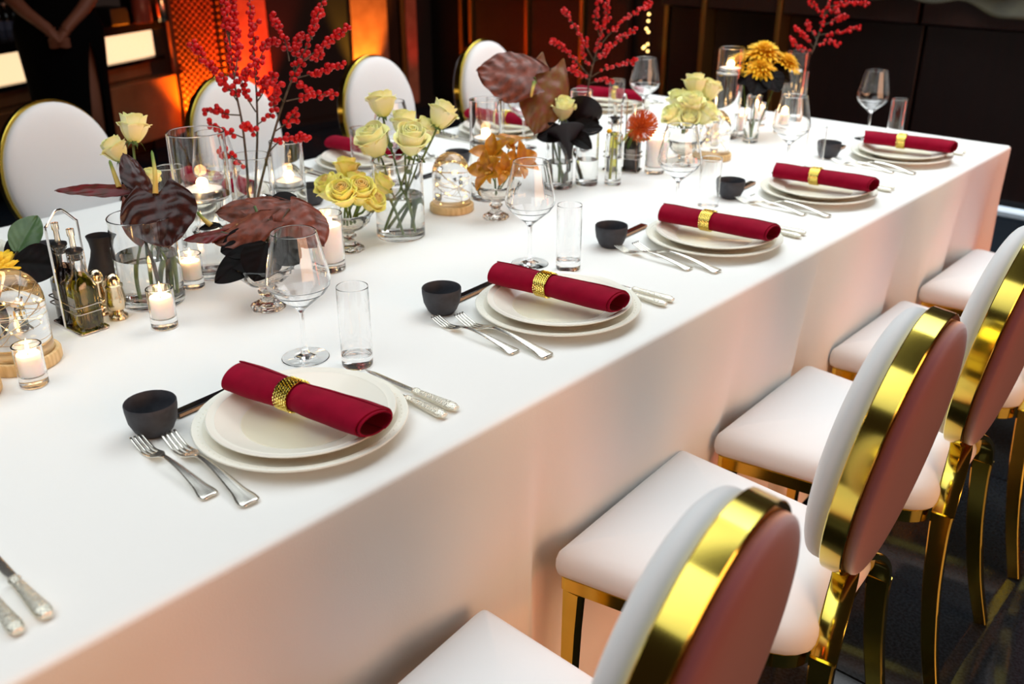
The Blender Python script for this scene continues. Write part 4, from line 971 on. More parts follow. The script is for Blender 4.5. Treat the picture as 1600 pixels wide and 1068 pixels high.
def place(m, label, loc, rz=0.0, scale=1.0, group=None, cat=None):
    if m.name not in used:
        used.add(m.name); m.location = loc; m.rotation_euler = (0, 0, rz); m.scale = (scale,) * 3; m['label'] = label
        if group: m['group'] = group
        if cat: m['category'] = cat
        return m
    return dup(m, label, loc, rz, scale, group)
SET_Y = (.714, 1.305, 1.862, 2.388, 2.945)
NAP = ((-1.044, .709, 9.8), (-1.058, 1.295, 7.8), (-1.046, 1.848, 7), (-1.044, 2.380, 6.5), (-1.040, 2.945, 9))
BOWL = ((-1.206, .562), (-1.220, 1.161), (-1.214, 1.686), (-1.216, 2.214), (-1.222, 2.806))
Z = TT + .0007
PLW = ('white rimmed dinner plate under the napkin', 'broad cream charger plate with beaded edge')
for i, y in enumerate(SET_Y):
    s = (1, 1, .985, .965, .95)[i]; w_ = NEAR[i]
    place(ch0, 'broad cream charger plate at the ' + w_, (-1.055, y, Z), .3 * i, s)
    place(pl0, 'cream dinner plate on the charger at the ' + w_, (-1.052, y, Z + .0077 * s), .3 * i, s)
    place(na0, 'burgundy napkin in gold ring at the ' + w_, (NAP[i][0], NAP[i][1], Z + .0330 * s), math.radians(NAP[i][2]), s)
    place(bo0, 'black bowl at the ' + w_, (BOWL[i][0], BOWL[i][1], Z), 0, s)
    place(sl0, 'black chopstick sleeve between bowl and plates at the ' + w_, (BOWL[i][0] - .016, BOWL[i][1] + .043, Z), math.radians(4), s)
    fa = place(fk0, 'outer silver fork at the ' + w_, (-1.092, y - .190, Z + .0005), math.radians(-2 + i % 2), .99 * s, 'silver forks on the chair side', 'fork')
    place(fk0, 'inner silver fork at the ' + w_, (-1.052, y - .160, Z + .0005), math.radians(-4 + i % 2), 1.12 * s, 'silver forks on the chair side', 'fork')
    place(kn0, 'outer silver knife at the ' + w_, (-1.013, y + .182, Z), math.radians(1), s, 'silver knives on the chair side')
    place(kn0, 'inner silver knife tucked under the plates at the ' + w_, (-1.005, y + .158, Z), math.radians(-1), .94 * s, 'silver knives on the chair side')
    g = D['wg'][i]; place(wg0, 'clear wine glass at the ' + w_, (g[0], g[1], Z), .2 * i, g[2])
    g = D['tb'][i]; place(tm0, 'straight tumbler at the ' + w_, (g[0], g[1], Z), .2 * i, g[2])
place(kn0, 'silver knife with ornate handle lying alone at the frame edge, bar side of the pair', (-1.010, .277, Z), math.radians(-1.5), 1.0, 'silver knives on the chair side')
place(kn0, 'silver knife lying alone at the frame edge, nearer the camera of the pair', (-1.003, .248, Z), math.radians(-3), .94, 'silver knives on the chair side')
# settings across the table
FAR = ['bar-side setting before the standing person', 'bar-side setting behind the pale rose bowl', 'bar-side setting behind the tall floating candle',
       'last bar-side setting, behind the small bottles', 'half-seen bar-side setting by the yellow chrysanthemum']
for i, (y, wg_, tb_, bw_) in enumerate(((1.30, (-2.0, 1.185), (-2.055, 1.095), (-1.990, 1.445)), (1.805, (-1.985, 1.725), (-2.057, 1.671), (-1.976, 1.964)), (2.40, (-2.0, 2.285), (-2.085, 2.245), (-2.03, 2.565)),
                                        (3.01, (-1.935, 2.846), (-2.005, 2.781), None), (.612, None, None, (-2.022, .779)))):
    w_ = FAR[i]; s = .97
    place(ch0, 'cream charger plate at the ' + w_, (-2.195, y, Z), .4 * i, s); place(pl0, 'cream dinner plate on the charger at the ' + w_, (-2.198, y, Z + .0075), .4 * i, s)
    if i < 4:
        place(na0, 'rolled burgundy napkin at the ' + w_, (-2.20, y, Z + .032), PI + math.radians((8, 8, 8, 14)[i]), s)
        place(kn0, 'silver knife of the ' + w_, (-2.245, y - .185, Z), PI, s, 'silver knives on the bar side'); place(kn0, 'second silver knife of the ' + w_, (-2.250, y - .161, Z), PI, s * .94, 'silver knives on the bar side')
        place(fk0, 'inner silver fork of the ' + w_, (-2.18, y + .161, Z), PI, s, 'silver forks on the bar side', 'fork'); place(fk0, 'outer silver fork of the ' + w_, (-2.16, y + .19, Z), PI, s, 'silver forks on the bar side', 'fork')
        place(wg0, 'clear wine glass of the ' + w_, (wg_[0], wg_[1], Z), 0, .98); place(tm0, 'straight tumbler of the ' + w_, (tb_[0], tb_[1], Z), 0, .97)
    if bw_:
        place(bo0, 'black bowl of the ' + w_, (bw_[0], bw_[1], Z), 0, s)
        place(sl0, 'black chopstick sleeve of the ' + w_, (bw_[0] + .01, bw_[1] - .04, Z), PI + math.radians(4), s)

# ================================================================ glass vessels and candles
def cyl_vase(label, loc, r, h, level=0.0, wall=.0025, base=.012, name='glass_vase', group='clear cylinder vases'):
    t = thing(name, label, 'vase', (loc[0], loc[1], Z), group=group)
    MB().lathe([(0, .001), (r - .004, .0), (r - .001, .001), (r, .004), (r, h - .001), (r - wall * .5, h), (r - wall, h - .001), (r - wall, base + .006), (r - wall - .006, base), (0, base)], 56, crisp=.0012).obj('glass_body', GLASS, t, angle=1.0)
    if level:
        q = r - wall * .6
        MB().lathe([(0, base - .0008), (q - .006, base - .0008), (q, base + .005), (q, level), (0, level)], 48, crisp=.0012).obj('water', WATER, t, angle=1.0)
    return t
def flame(parent, z, s=1.0, lean=0.0):
    MB().tube([(0, 0, z - .006), (lean * .001, 0, z + .004)], .0007, 6).obj('wick', WICK, parent)
    M = Matrix.Translation((lean * .002, 0, z + .003)) @ Matrix.Rotation(lean * .12, 4, 'Y') @ Matrix.Scale(s, 4)
    MB().lathe([(0, 0), (.0018, .002), (.0030, .006), (.0033, .010), (.0025, .016), (.0012, .022), (0, .027)], 16, M).obj('flame', FLAME, parent)
def glow(loc, e=.16):
    lamp('candle_glow', 'POINT', loc, e, (1.0, .55, .2), .012)
def votive(label, xy, s=1.0, wax=.040, lean=.6, r=.0235, h=.075, kind='votive_glass', w_label=None, light=True):
    t = thing(kind, label, 'candle holder', (xy[0], xy[1], Z), group='glass votive holders', scale=s)
    MB().lathe([(0, .001), (r - .003, 0), (r, .003), (r + .0008, h), (r - .0006, h + .001), (r - .002, h), (r - .0028, .022), (r - .007, .0185), (0, .0185)], 44, crisp=.001).obj('glass_body', GLASS, t, angle=1.0)
    c = thing('candle', w_label or ('white candle in the ' + label), 'candle', (xy[0], xy[1], Z + .0188 * s), group='white candles', scale=s)
    q = r - .0036
    MB().lathe([(0, .001), (q - .003, .001), (q, .003), (q, wax), (q - .001, wax + .001), (q - .004, wax - .001), (0, wax - .0035)], 36).obj('wax', WAX, c, angle=1.2)
    flame(c, wax, 1.0, lean)
    if light: glow((xy[0], xy[1], Z + (.0188 + wax + .012) * s))
    return t
votive('votive glass before the anthurium vase, beside the silver shakers', (-1.547, .774))
votive('small votive glass between anthurium vase and brown leaf bowl', (-1.687, .918), .94)
votive('votive glass closest to the camera, before the glass dome', (-1.490, .512), .93, lean=.8)
votive('tall glass holder behind the first wine glass', (-1.566, 1.168), 1, .078, .3, .033, .122, 'candle_cylinder', 'thick white candle in the tall glass holder behind the first wine glass')
votive('tall glass holder between the bottles and the third wine glass', (-1.512, 2.297), 1, .082, .3, .028, .118, 'candle_cylinder', 'thick white candle between the black bottles and the third wine glass')
votive('tall glass holder behind the far glass dome', (-1.560, 2.690), 1, .075, .2, .030, .112, 'candle_cylinder', 'thick white candle behind the far glass dome')
votive('small votive at the foot of the narrow chrysanthemum vase', (-1.585, 2.885), 1, .05, .3)
votive('small votive behind the narrow chrysanthemum vase', (-1.615, 3.09), 1, .045, .3)
votive('small votive seen through the fourth wine glass', (-1.500, 3.03), 1, .045, .3)
def tealight(label, loc, r=.038):
    c = thing('floating_tealight', label, 'candle', loc, group='floating tealights')
    MB().lathe([(0, 0), (r - .002, 0), (r, .003), (r + .0006, .022), (r - .0004, .022), (r - .001, .019), (0, .019)], 40).obj('foil_cup', ALU, c)
    MB().lathe([(0, .0192), (r - .0012, .0192), (r - .0014, .0205), (0, .0195)], 36).obj('wax', WAX, c)
    flame(c, .021, .8, .4); glow((loc[0], loc[1], loc[2] + .033), .10)
    return c
cyl_vase('tall cylinder with floating candle behind the anthurium vase', (-1.732, .993), .056, .295, .168)
tealight('floating tealight in the tall cylinder behind the anthurium vase', (-1.732, .993, Z + .158))
cyl_vase('cylinder vase holding the tall red berry branches', (-1.834, 1.178), .044, .198, .10)
cyl_vase('cylinder with a low tealight beside the berry branch vase', (-1.868, 1.296), .038, .206, .10)
tealight('tealight floating low beside the berry branches', (-1.868, 1.296, Z + .092), .031)
cyl_vase('tall cylinder with floating candle behind the amber orchids', (-1.689, 1.781), .041, .257, .150)
tealight('tealight floating behind the amber orchids', (-1.689, 1.781, Z + .140), .031)
cyl_vase('tallest cylinder with floating candle near the yellow chrysanthemum', (-1.600, 2.835), .043, .288, .215)
tealight('tealight floating beside the yellow chrysanthemum', (-1.600, 2.835, Z + .205), .034)
cyl_vase('wide cylinder vase of dark anthuriums and roses beside the carafe', (-1.678, .825), .060, .172, .096)
cyl_vase('cylinder vase of cream roses on green stems', (-1.623, 1.421), .056, .178, .098)
cyl_vase('cylinder vase of near-black callas and a pale rose', (-1.620, 1.996), .037, .130, .07)
cyl_vase('cylinder vase with brown stems beside the dark callas', (-1.581, 2.068), .031, .150, .07)
cyl_vase('slender little vase with the orange pincushion flower', (-1.526, 2.115), .023, .138, .075)
cyl_vase('cylinder vase of berry branches far across the table', (-1.849, 2.38), .034, .186, .09)
cyl_vase('narrow vase holding the far yellow chrysanthemum', (-1.504, 2.835), .024, .150, .07)
cyl_vase('tall water-filled cylinder with the farthest berry branch', (-1.565, 3.235), .042, .240, .175)
cyl_vase('glass vase of the yellow chrysanthemum at the frame edge', (D['mumvase'][0] - .02, D['mumvase'][1] - .01), .032, .09, .05)
# footed pressed-glass bowls
def compote(label, xy, s=1.0):
    t = thing('footed_bowl', label, 'bowl', (xy[0], xy[1], Z), group='pressed glass footed bowls', scale=s)
    def md(r, z, a):
        if z > .05: return r * (1 + .020 * math.cos(10 * a) * min(1, (z - .05) / .03))
        if z < .012: return r * (1 + .035 * math.cos(8 * a))
        return r * (1 + .03 * math.cos(8 * a))
    MB().lathe([(0, .004), (.022, .003), (.027, 0), (.0315, .0), (.033, .004), (.030, .009), (.020, .014), (.012, .020), (.0105, .026), (.0165, .031), (.0165, .035), (.012, .039), (.016, .044), (.034, .052), (.048, .066), (.050, .075), (.058, .086), (.0605, .089), (.0585, .0905), (.053, .0865),
                (.0445, .076), (.042, .068), (.028, .056), (.012, .050), (0, .049)], 80, mod=md).obj('glass_body', PRESSED, t, angle=1.0)
    return t
compote('pressed glass footed bowl under the brown anthuriums', (-1.484, .955), 1.0)
compote('pressed glass footed bowl filled with yellow roses', (-1.633, 1.276))
compote('pressed glass footed bowl with amber orchids', (-1.554, 1.672), .97)
compote('pressed glass footed bowl of pale roses far down the table', (-1.469, 2.375), 1.05)
# glass domes on wooden bases
def cloche(label, xy, s=1.0, dome=True, seed=1):
    t = thing('glass_dome', label, 'glass dome', (xy[0], xy[1], Z), group='glass domes on wooden bases', scale=s)
    MB().lathe([(0, 0), (.0535, 0), (.0555, .003), (.0555, .016), (.0535, .0185), (.0490, .0188), (.0482, .0160), (.0448, .0160), (.0440, .0190), (0, .0190)], 56).obj('wooden_base', WOODL, t, angle=.8)
    if not dome: return t
    pr = [(.0470, .0164), (.0470, .095)] + [(.0470 * math.cos(k * PI / 2 / 9), .095 + .052 * math.sin(k * PI / 2 / 9)) for k in range(1, 10)]
    pr[-1] = (0, pr[-1][1])
    inner = [(r * .962 if r else 0, z if z < .09 else .095 + (z - .095) * .962) for r, z in pr]
    MB().lathe(pr + inner[::-1], 56, crisp=.002).obj('dome', GLASS, t, angle=1.2)
    l = thing('fairy_lights', 'tiny warm lights inside the ' + label, 'fairy lights', (xy[0], xy[1], Z + .0195 * s), scale=s)
    rnd = random.Random(seed); P = []
    for k in range(22):
        a = k * 2.4 + rnd.uniform(-.5, .5); r = .034 * math.sqrt(rnd.uniform(.15, 1)); z = .004 + .092 * rnd.random()
        P.append((r * math.cos(a), r * math.sin(a), z))
    P[0] = (.03, 0, .002)
    W_ = smoothpath(P, 6)
    W_ = [Vector((p.x * min(1, .039 / max(.001, math.hypot(p.x, p.y))), p.y * min(1, .039 / max(.001, math.hypot(p.x, p.y))), min(.108, max(.002, p.z)))) for p in W_]
    MB().tube(W_, .00045, 5).obj('wire', WIRE, l)
    bm_ = MB().lathe([(0, -.0017), (.0009, -.0011), (.0013, 0), (.0009, .0012), (0, .0020)], 8).mesh('bulb', BULB)
    for k in range(3, len(W_), 5): put('bulb', bm_, l, loc=W_[k])
    return t
cloche('glass dome on pale wood behind the closest votive', (-1.588, .536), 1.12, seed=3)
cloche('glass dome on pale wood between rose vase and orchids', (-1.682, 1.646), 1.0, seed=5)
cloche('glass dome on pale wood before the tallest cylinder', (-1.478, 2.560), 1.0, seed=8)
cloche('glass dome on pale wood mostly outside the frame edge', (-1.536, .418), 1.06, seed=11)

# ================================================================ oil and vinegar caddies, shakers, carafe
def oil_bottle(label, loc, fill, lab, s=1.0, group=None):
    t = thing('oil_bottle' if fill is OIL else 'vinegar_bottle', label, 'bottle', loc, group=group, scale=s)
    def sq(r, n=28, p=5):
        out = []
        for k in range(n):
            a = 2 * PI * k / n; c, d = math.cos(a), math.sin(a)
            q = (abs(c) ** p + abs(d) ** p) ** (-1 / p); out.append(Vector((r * q * c, r * q * d)))
        return out
    def circ(r, n=28): return [Vector((r * math.cos(2 * PI * k / n), r * math.sin(2 * PI * k / n))) for k in range(n)]
    def mix(a, b, f): return [p.lerp(q, f) for p, q in zip(a, b)]
    rings = [(sq(.020), 0), (sq(.0225), .003), (sq(.0225), .078), (mix(sq(.0215), circ(.0215), .3), .088), (mix(sq(.0165), circ(.0165), .7), .098), (circ(.0125), .107), (circ(.0105), .125), (circ(.0105), .130), (circ(.0125), .131), (circ(.0125), .134), (circ(.0110), .135), (circ(.0110), .138), (circ(.0125), .139), (circ(.0125), .143),
             (circ(.0085), .143), (circ(.0085), .108), (mix(sq(.0140), circ(.0140), .7), .0965), (sq(.0200), .082), (sq(.0200), .006), (sq(.018), .004)]
    prism(rings).obj('glass_body', GLASS, t, angle=.8)
    prism([(sq(.0178), .0036), (sq(.0203), .0058), (sq(.0203), .080), (mix(sq(.0142), circ(.0142), .7), .0955), (circ(.0088), .1045)] if fill is OIL else
          [(sq(.0178), .0036), (sq(.0203), .0058), (sq(.0203), .080), (mix(sq(.0142), circ(.0142), .7), .0955), (circ(.0088), .110)]).obj('oil' if fill is OIL else 'vinegar', fill, t, angle=.8)
    MB().lathe([(0, .130), (.0080, .130), (.0080, .1435), (.0135, .1435), (.0145, .146), (.0138, .149), (.0045, .1495), (0, .1495)], 28).obj('stopper', BLACKP, t)
    MB().lathe([(.0045, .149), (.0050, .151), (.0046, .172), (.0062, .174), (.0066, .186), (.0056, .186), (.0040, .176), (.0034, .152)], 20).obj('pourer', SILVER, t)
    lb = MB().grid(lambda u, v: (-.012 + .026 * u, -.0228, .038 + .026 * v), 4, 4, thick=.0003).obj('paper_label', lab, t)
    pr = MB()
    for sx in (-1, 1):
        pr.tube([(.001 + sx * .007, -.0233, .055), (.001 + sx * .009, -.0233, .055), (.001 + sx * .009, -.0233, .047), (.001 + sx * .007, -.0233, .047)], .0004, 4)
    stuff(pr.obj('label_print', BLACKP, lb))
    return t
def caddy(label, loc, rz, bt):
    t = thing('bottle_caddy', label, 'caddy', loc, rz)
    x, y = .052, .027
    mb = MB()
    def loop(z, r=.0016, ex=.0):
        pts = []
        for cx_, cy_, a0 in ((x + ex, y + ex, 0), (-x - ex, y + ex, 90), (-x - ex, -y - ex, 180), (x + ex, -y - ex, 270)):
            for k in range(5):
                a = math.radians(a0 + k * 22.5)
                pts.append((cx_ - math.copysign(.006, cx_) + .006 * math.cos(a), cy_ - math.copysign(.006, cy_) + .006 * math.sin(a), z))
        return pts + [pts[0], pts[1]]
    MB().tube(loop(.0022, .002), .002, 8).obj('base_rim', STEEL, t)
    MB().box(-x + .001, x - .001, -y + .001, y - .001, .0008, .0022).obj('base_plate', STEEL, t)
    MB().tube(loop(.040), .0014, 8).obj('rail', STEEL, t); MB().tube(loop(.053), .0014, 8).obj('rail', STEEL, t)
    hp = [(-.002, -.0285, .002), (-.002, -.0285, .10), (-.002, -.0285, .185), (-.002, -.026, .193), (-.002, -.008, .214), (-.002, 0, .217), (-.002, .008, .214), (-.002, .026, .193), (-.002, .0285, .185), (-.002, .0285, .10), (-.002, .0285, .002)]
    MB().tube(smoothpath(hp, 4), .0023, 8).obj('wire_handle', STEEL, t)
    M = Matrix.Translation(Vector(loc)) @ Matrix.Rotation(rz, 4, 'Z')
    for (px, fill, lab, tx) in bt:
        q = M @ Vector((px, 0, .0026)); b_ = oil_bottle(tx, q, fill, lab); b_.rotation_euler = (0, 0, rz)
    return t
caddy('steel wire caddy carrying oil and vinegar bottles beside the silver shakers', (-1.668, .676, Z), math.radians(2),
      ((.0275, OIL, LABEL, 'square bottle of green olive oil in the steel caddy'), (-.0275, VINEGAR, LABEL, 'square bottle of dark vinegar in the steel caddy by the black leaves')))
caddy('dark-looking wire caddy far down the table behind the pincushion vase', (-1.600, 2.262, Z), math.radians(20),
      ((.0275, VINEGAR, LABEL, 'dark vinegar bottle in the far caddy, next to the pincushion flower'), (-.0275, OIL, LABEL, 'oil bottle in the far caddy, on the calla side')))
def shaker(label, xy):
    t = thing('shaker', label, 'shaker', (xy[0], xy[1], Z), group='silver shakers')
    MB().lathe([(0, 0), (.0165, 0), (.018, .002), (.017, .006), (.011, .010), (.010, .014), (.0155, .022), (.0185, .032), (.0175, .044), (.0150, .058), (.0152, .0625), (0, .0625)], 32).obj('shaker_body', PEWTER, t)
    MB().lathe([(0, .0627), (.0168, .0627), (.0168, .066), (.0135, .0675), (.0128, .076), (.0095, .084), (.004, .088), (0, .0885)], 32).obj('cap', PEWTER, t)
    return t
shaker('warm silver shaker standing clear beside the olive oil bottle', (-1.648, .738))
shaker('warm silver shaker half hidden behind the olive oil bottle', (-1.692, .728))
t = thing('carafe', 'matt black carafe with a pinched lip behind the shakers', 'carafe', (-1.735, .765, Z))
def lip(r, z, a):
    if z < .105: return r
    q = (z - .105) / .03
    return r * (1 + .50 * q * max(0, math.cos(a - .8)) ** 7 - .04 * q * abs(math.sin(a - .9)))
MB().lathe([(0, 0), (.026, 0), (.031, .004), (.0335, .02), (.033, .045), (.028, .072), (.020, .094), (.0170, .108), (.0185, .122), (.0225, .135), (.0212, .135), (.0170, .122), (.0155, .108), (.018, .095), (.026, .07), (.030, .04), (.028, .008), (0, .006)], 48, mod=lip).obj('carafe_body', mat('black_carafe_clay', rgb(34, 30, 32), .6), t)
# ================================================================ flowers
def V3(p): return Vector(p)
# ---- rose petals, shared by all roses: local Z is the axis of the bloom, unit = metres for a 26 mm half-width head
def petal_mesh(name, m, r0, r1, lip_, h, wdt, z0, wav=0.0):
    def fn(u, v):
        a = (u - .5) * 2 * wdt * (1 - .10 * v) * (0.55 + .45 * min(1, v * 2.2))
        r = r0 + (r1 - r0) * math.sin(min(1, v * 1.25) * PI / 2) ** .9
        if v > .72: r += lip_ * ((v - .72) / .28) ** 1.6 * (1 - .25 * abs(u - .5))
        e = 2 * abs(u - .5)
        z = z0 + h * v * (1 - .16 * e ** 2.2) - (lip_ * .7 * ((v - .72) / .28) ** 2 if v > .72 and lip_ > .004 else 0)
        r *= 1 + wav * math.sin(u * 11 + 1) * v
        return (r * math.cos(a), r * math.sin(a), z)
    return MB().grid(fn, 8, 9, thick=.0007).mesh(name, m, angle=1.2)
def core_mesh(name, m):
    def fn(u, v):
        th = u * 2 * PI * 2.6; r = .0030 + .0072 * u; r *= (.55 + .6 * math.sin(min(1, v * 1.1) * PI / 1.7))
        return (r * math.cos(th), r * math.sin(th), .004 + (.041 - .004 * u) * v)
    return MB().grid(fn, 50, 6, thick=.0006).mesh(name, m, angle=1.2)
ROSEK = {}
for key, m in (('pale', ROSEP), ('warm', ROSEW)):
    ROSEK[key] = dict(core=core_mesh('rose_heart', ROSEC if key == 'warm' else m), a=petal_mesh('petal', m, .006, .0140, .0008, .044, 1.3, .000), b=petal_mesh('petal', m, .008, .0185, .0022, .044, 1.2, -.002, .02), c=petal_mesh('petal', m, .009, .0225, .0065, .041, 1.05, -.004, .03))
def sepal_fn(u, v):
    w_ = .0035 * math.sin(min(1, v * 1.2 + .12) * PI) ** .8 * (1 - v) ** .3
    return (.004 + .016 * v, (u - .5) * 2 * w_, -.003 + .006 * v - .020 * v * v)
SEP_ME = MB().grid(sepal_fn, 2, 6, thick=.0006).mesh('sepal', SEPAL)
HIP_ME = MB().lathe([(0, -.008), (.004, -.007), (.0058, -.003), (.0055, .001), (0, .002)], 14).mesh('hip', SEPAL)
def leaflet(l, w_, m, fold=.2, name='leaf'):
    def fn(u, v):
        e = (u - .5) * 2; hw = w_ * .5 * math.sin(PI * min(1, v * .96 + .03)) ** .75
        return (l * v, hw * e, abs(e) * hw * fold - .12 * l * v * v)
    return MB().grid(fn, 6, 10, thick=.0006).mesh(name, m)
RLEAF = leaflet(.035, .022, STEM)
def rose(q, rnd):
    ax = Vector(q['ax']); s = q['s']; c = Vector(q['c'])
    base = c - ax * .016 * s
    t = thing('rose', q['label'], 'rose', base, group='pale yellow roses')
    F = frame((0, 0, 0), ax) @ Matrix.Rotation(rnd.uniform(0, 6), 4, 'Z') @ Matrix.Scale(s, 4)
    K = ROSEK[q['col']]
    op = rnd.uniform(.9, 1.08)
    put('rose_heart', K['core'], t, M=F)
    for kind, n, sp, r0 in (('a', 3, 2.1, 0), ('b', 4, 1.57, .5), ('c', 5, 1.257, .2)):
        for k in range(n):
            put('petal', K[kind], t, M=F @ Matrix.Rotation(r0 + k * sp + rnd.uniform(-.15, .15), 4, 'Z') @ Matrix.Rotation(rnd.uniform(-.02, .12) * (1 if kind == 'c' else .3), 4, 'Y') @ Matrix.Scale(rnd.uniform(.95, 1.05) * (op if kind == 'c' else 1), 4))
    put('hip', HIP_ME, t, M=F)
    for k in range(5): put('sepal', SEP_ME, t, M=F @ Matrix.Rotation(k * 1.257, 4, 'Z') @ Matrix.Rotation(rnd.uniform(-.3, .3), 4, 'Y'))
    foot = Vector(q['foot']); top = base - ax * .006 * s
    mid = top.lerp(foot, .45) - ax * .012 + Vector((0, 0, .005))
    P = smoothpath([top - base, top - ax * .02 - base if (top - foot).length > .06 else top.lerp(foot, .3) - base, mid - base, foot - base], 5)
    MB().tube(P, [.0026] * len(P), 7).obj('stem', STEM, t)
    if (top - foot).length > .13:
        p = top.lerp(foot, .22) - base
        put('leaf', RLEAF, t, M=frame(p, (rnd.uniform(-.5, .5), rnd.uniform(-.5, .5), .7), (rnd.uniform(-1, 1), rnd.uniform(-1, 1), -.1)) @ Matrix.Scale(.7, 4))
    return t
rnd = random.Random(4)
for q in D['roses']: rose(q, rnd)

# ---- anthuriums
SP = dict(brown=S_BROWN, dark=S_DARK, wine=S_WINE, olive=S_OLIVE)
def spathe_mb(l, w_, cup, curl, seed, heart=True):
    """heart-shaped blade: origin at the stalk, X to the tip, Z the normal"""
    rip = 1.0 if heart else .25
    rn = random.Random(seed); ph = rn.uniform(0, 6)
    def fn(u, v):
        e = (u - .5) * 2
        # outline: lobes reach behind the stalk
        if heart:
            back = .24 * l * (1 - (1 - min(1, abs(e) * 1.6)) ** 1.0) * (1 - v)
            hw = w_ * .5 * (math.sin(PI * min(1, (.26 + .74 * v))) ** .62)
            x = -back * math.sin(PI * min(1, abs(e) * .95)) + l * v * (1 - .03 * e * e)
            y = e * hw * (1 - .25 * (1 - v) ** 4 * abs(e))
        else:
            hw = w_ * .5 * math.sin(PI * min(1, .05 + .95 * v)) ** .7
            x = l * v; y = e * hw
        z = cup * (y * y) / (w_ * .5) * 1.0 - curl * l * (v ** 2.2) * .5 + .10 * w_ * math.exp(-(e / .16) ** 2) * -.25
        z += rip * (.026 * w_ * math.sin(v * 9 + ph + abs(e) * 5) * (abs(e) ** .7) + .013 * w_ * math.sin(v * 30 - abs(e) * 11 + ph) * min(1, abs(e) * 4))
        return (x, y, z)
    return MB().grid(fn, 24, 40, thick=.0009)
def put_blade(name, q, parent, base, m, seed, heart=True):
    F = frame(Vector(q['c']) - base, q['n'], q['tip'])
    mb = spathe_mb(q['l'], q['w'], q['cup'], q['curl'], seed, heart); mb2 = MB(); mb2.add(mb.v, mb.f, F)
    return mb2.obj(name, m, parent, angle=1.2)
for i, q in enumerate(D['anth']):
    base = Vector(q['c'])
    t = thing('anthurium', q['label'], 'flower', base, group='brown anthuriums')
    put_blade('spathe', q, t, base, SP[q['kind']], i + 3)
    n = Vector(q['n']).normalized()
    if q['spad']:
        P = smoothpath([Vector(p) - base for p in q['spad']], 5); k = len(P)
        r = .0052 * q['l'] / .11
        r = max(.004, min(.0052, r))
        MB().tube(P, [r * (1.05 - .55 * j / (k - 1)) for j in range(k - 1)] + [r * .15], 10).obj('spadix', SPAD, t)
    foot = Vector(q['stem'])
    mid = base.lerp(foot, .4) + Vector((0, 0, .03)) - n * .02
    P = smoothpath([n * -.001, mid - base, base.lerp(foot, .75) - base, foot - base], 6)
    MB().tube(P, .0029, 8).obj('stem', STEM if i % 2 else STEMD, t)
for i, q in enumerate(D['leafsprays']):
    base = Vector(q['leaves'][0]['c'])
    t = thing('leaf_spray', q['label'], 'foliage', base)
    for j, lf in enumerate(q['leaves']):
        o = put_blade('leaf', lf, t, base, LEAFG if lf['kind'] == 'green' else LEAFB, 40 + 7 * i + j, False)
        if lf['kind'] == 'green': o['label'] = 'green upright leaf'
    P = smoothpath([Vector(p) - base for p in q['stem']], 5)
    MB().tube(P, .0022, 7).obj('stem', STEMD, t)
    for lf in q['leaves'][1:]:
        a = Vector(lf['c']) - base; b_ = P[min(len(P) - 1, 5)]
        if (a - b_).length > .004: MB().tube([a, a.lerp(b_, .5) - Vector((0, 0, .004)), b_], .0015, 6).obj('leaf_stalk', STEMD, t)
# ---- callas
S_CALLA = mat('near_black_calla', rgb(26, 12, 18), .45, noise=(40, rgb(18, 9, 13), .4, .65), spec=.35)
for q in D['callas']:
    base = Vector(q['c']); ax = Vector(q['ax']); s = q['s'] * 1.25
    t = thing('calla', q['label'], 'flower', base, group='near-black callas')
    F = frame((0, 0, 0), ax, (.6, -.6, .2))
    def fn(u, v):
        th = (u - .5) * 2 * PI * 1.08; r = s * (.16 + .55 * v ** 1.7 * (1 + .55 * math.cos(th * .5) ** 2)); tipz = .35 * math.cos(th * .5) ** 4 * v
        return (r * math.cos(th), r * math.sin(th) * .9, s * (-.75 + 1.25 * v + tipz - .35 * v ** 5 * (1 - math.cos(th * .5) ** 2)))
    g = MB().grid(fn, 30, 14, thick=.0008); m2 = MB(); m2.add(g.v, g.f, F); m2.obj('spathe', S_CALLA, t, angle=1.2)
    m2 = MB(); m2.tube([F @ Vector((0, 0, -s * .6)), F @ Vector((0, 0, s * .2))], [.003, .0015], 8); m2.obj('spadix', SPAD, t)
    foot = Vector(q['foot']) - base; a = ax * (-s * .70)
    MB().tube(smoothpath([a, a - ax * .02 + Vector((0, 0, -.01)), foot.lerp(a, .4), foot], 5), .0042, 8).obj('stem', STEMD, t)
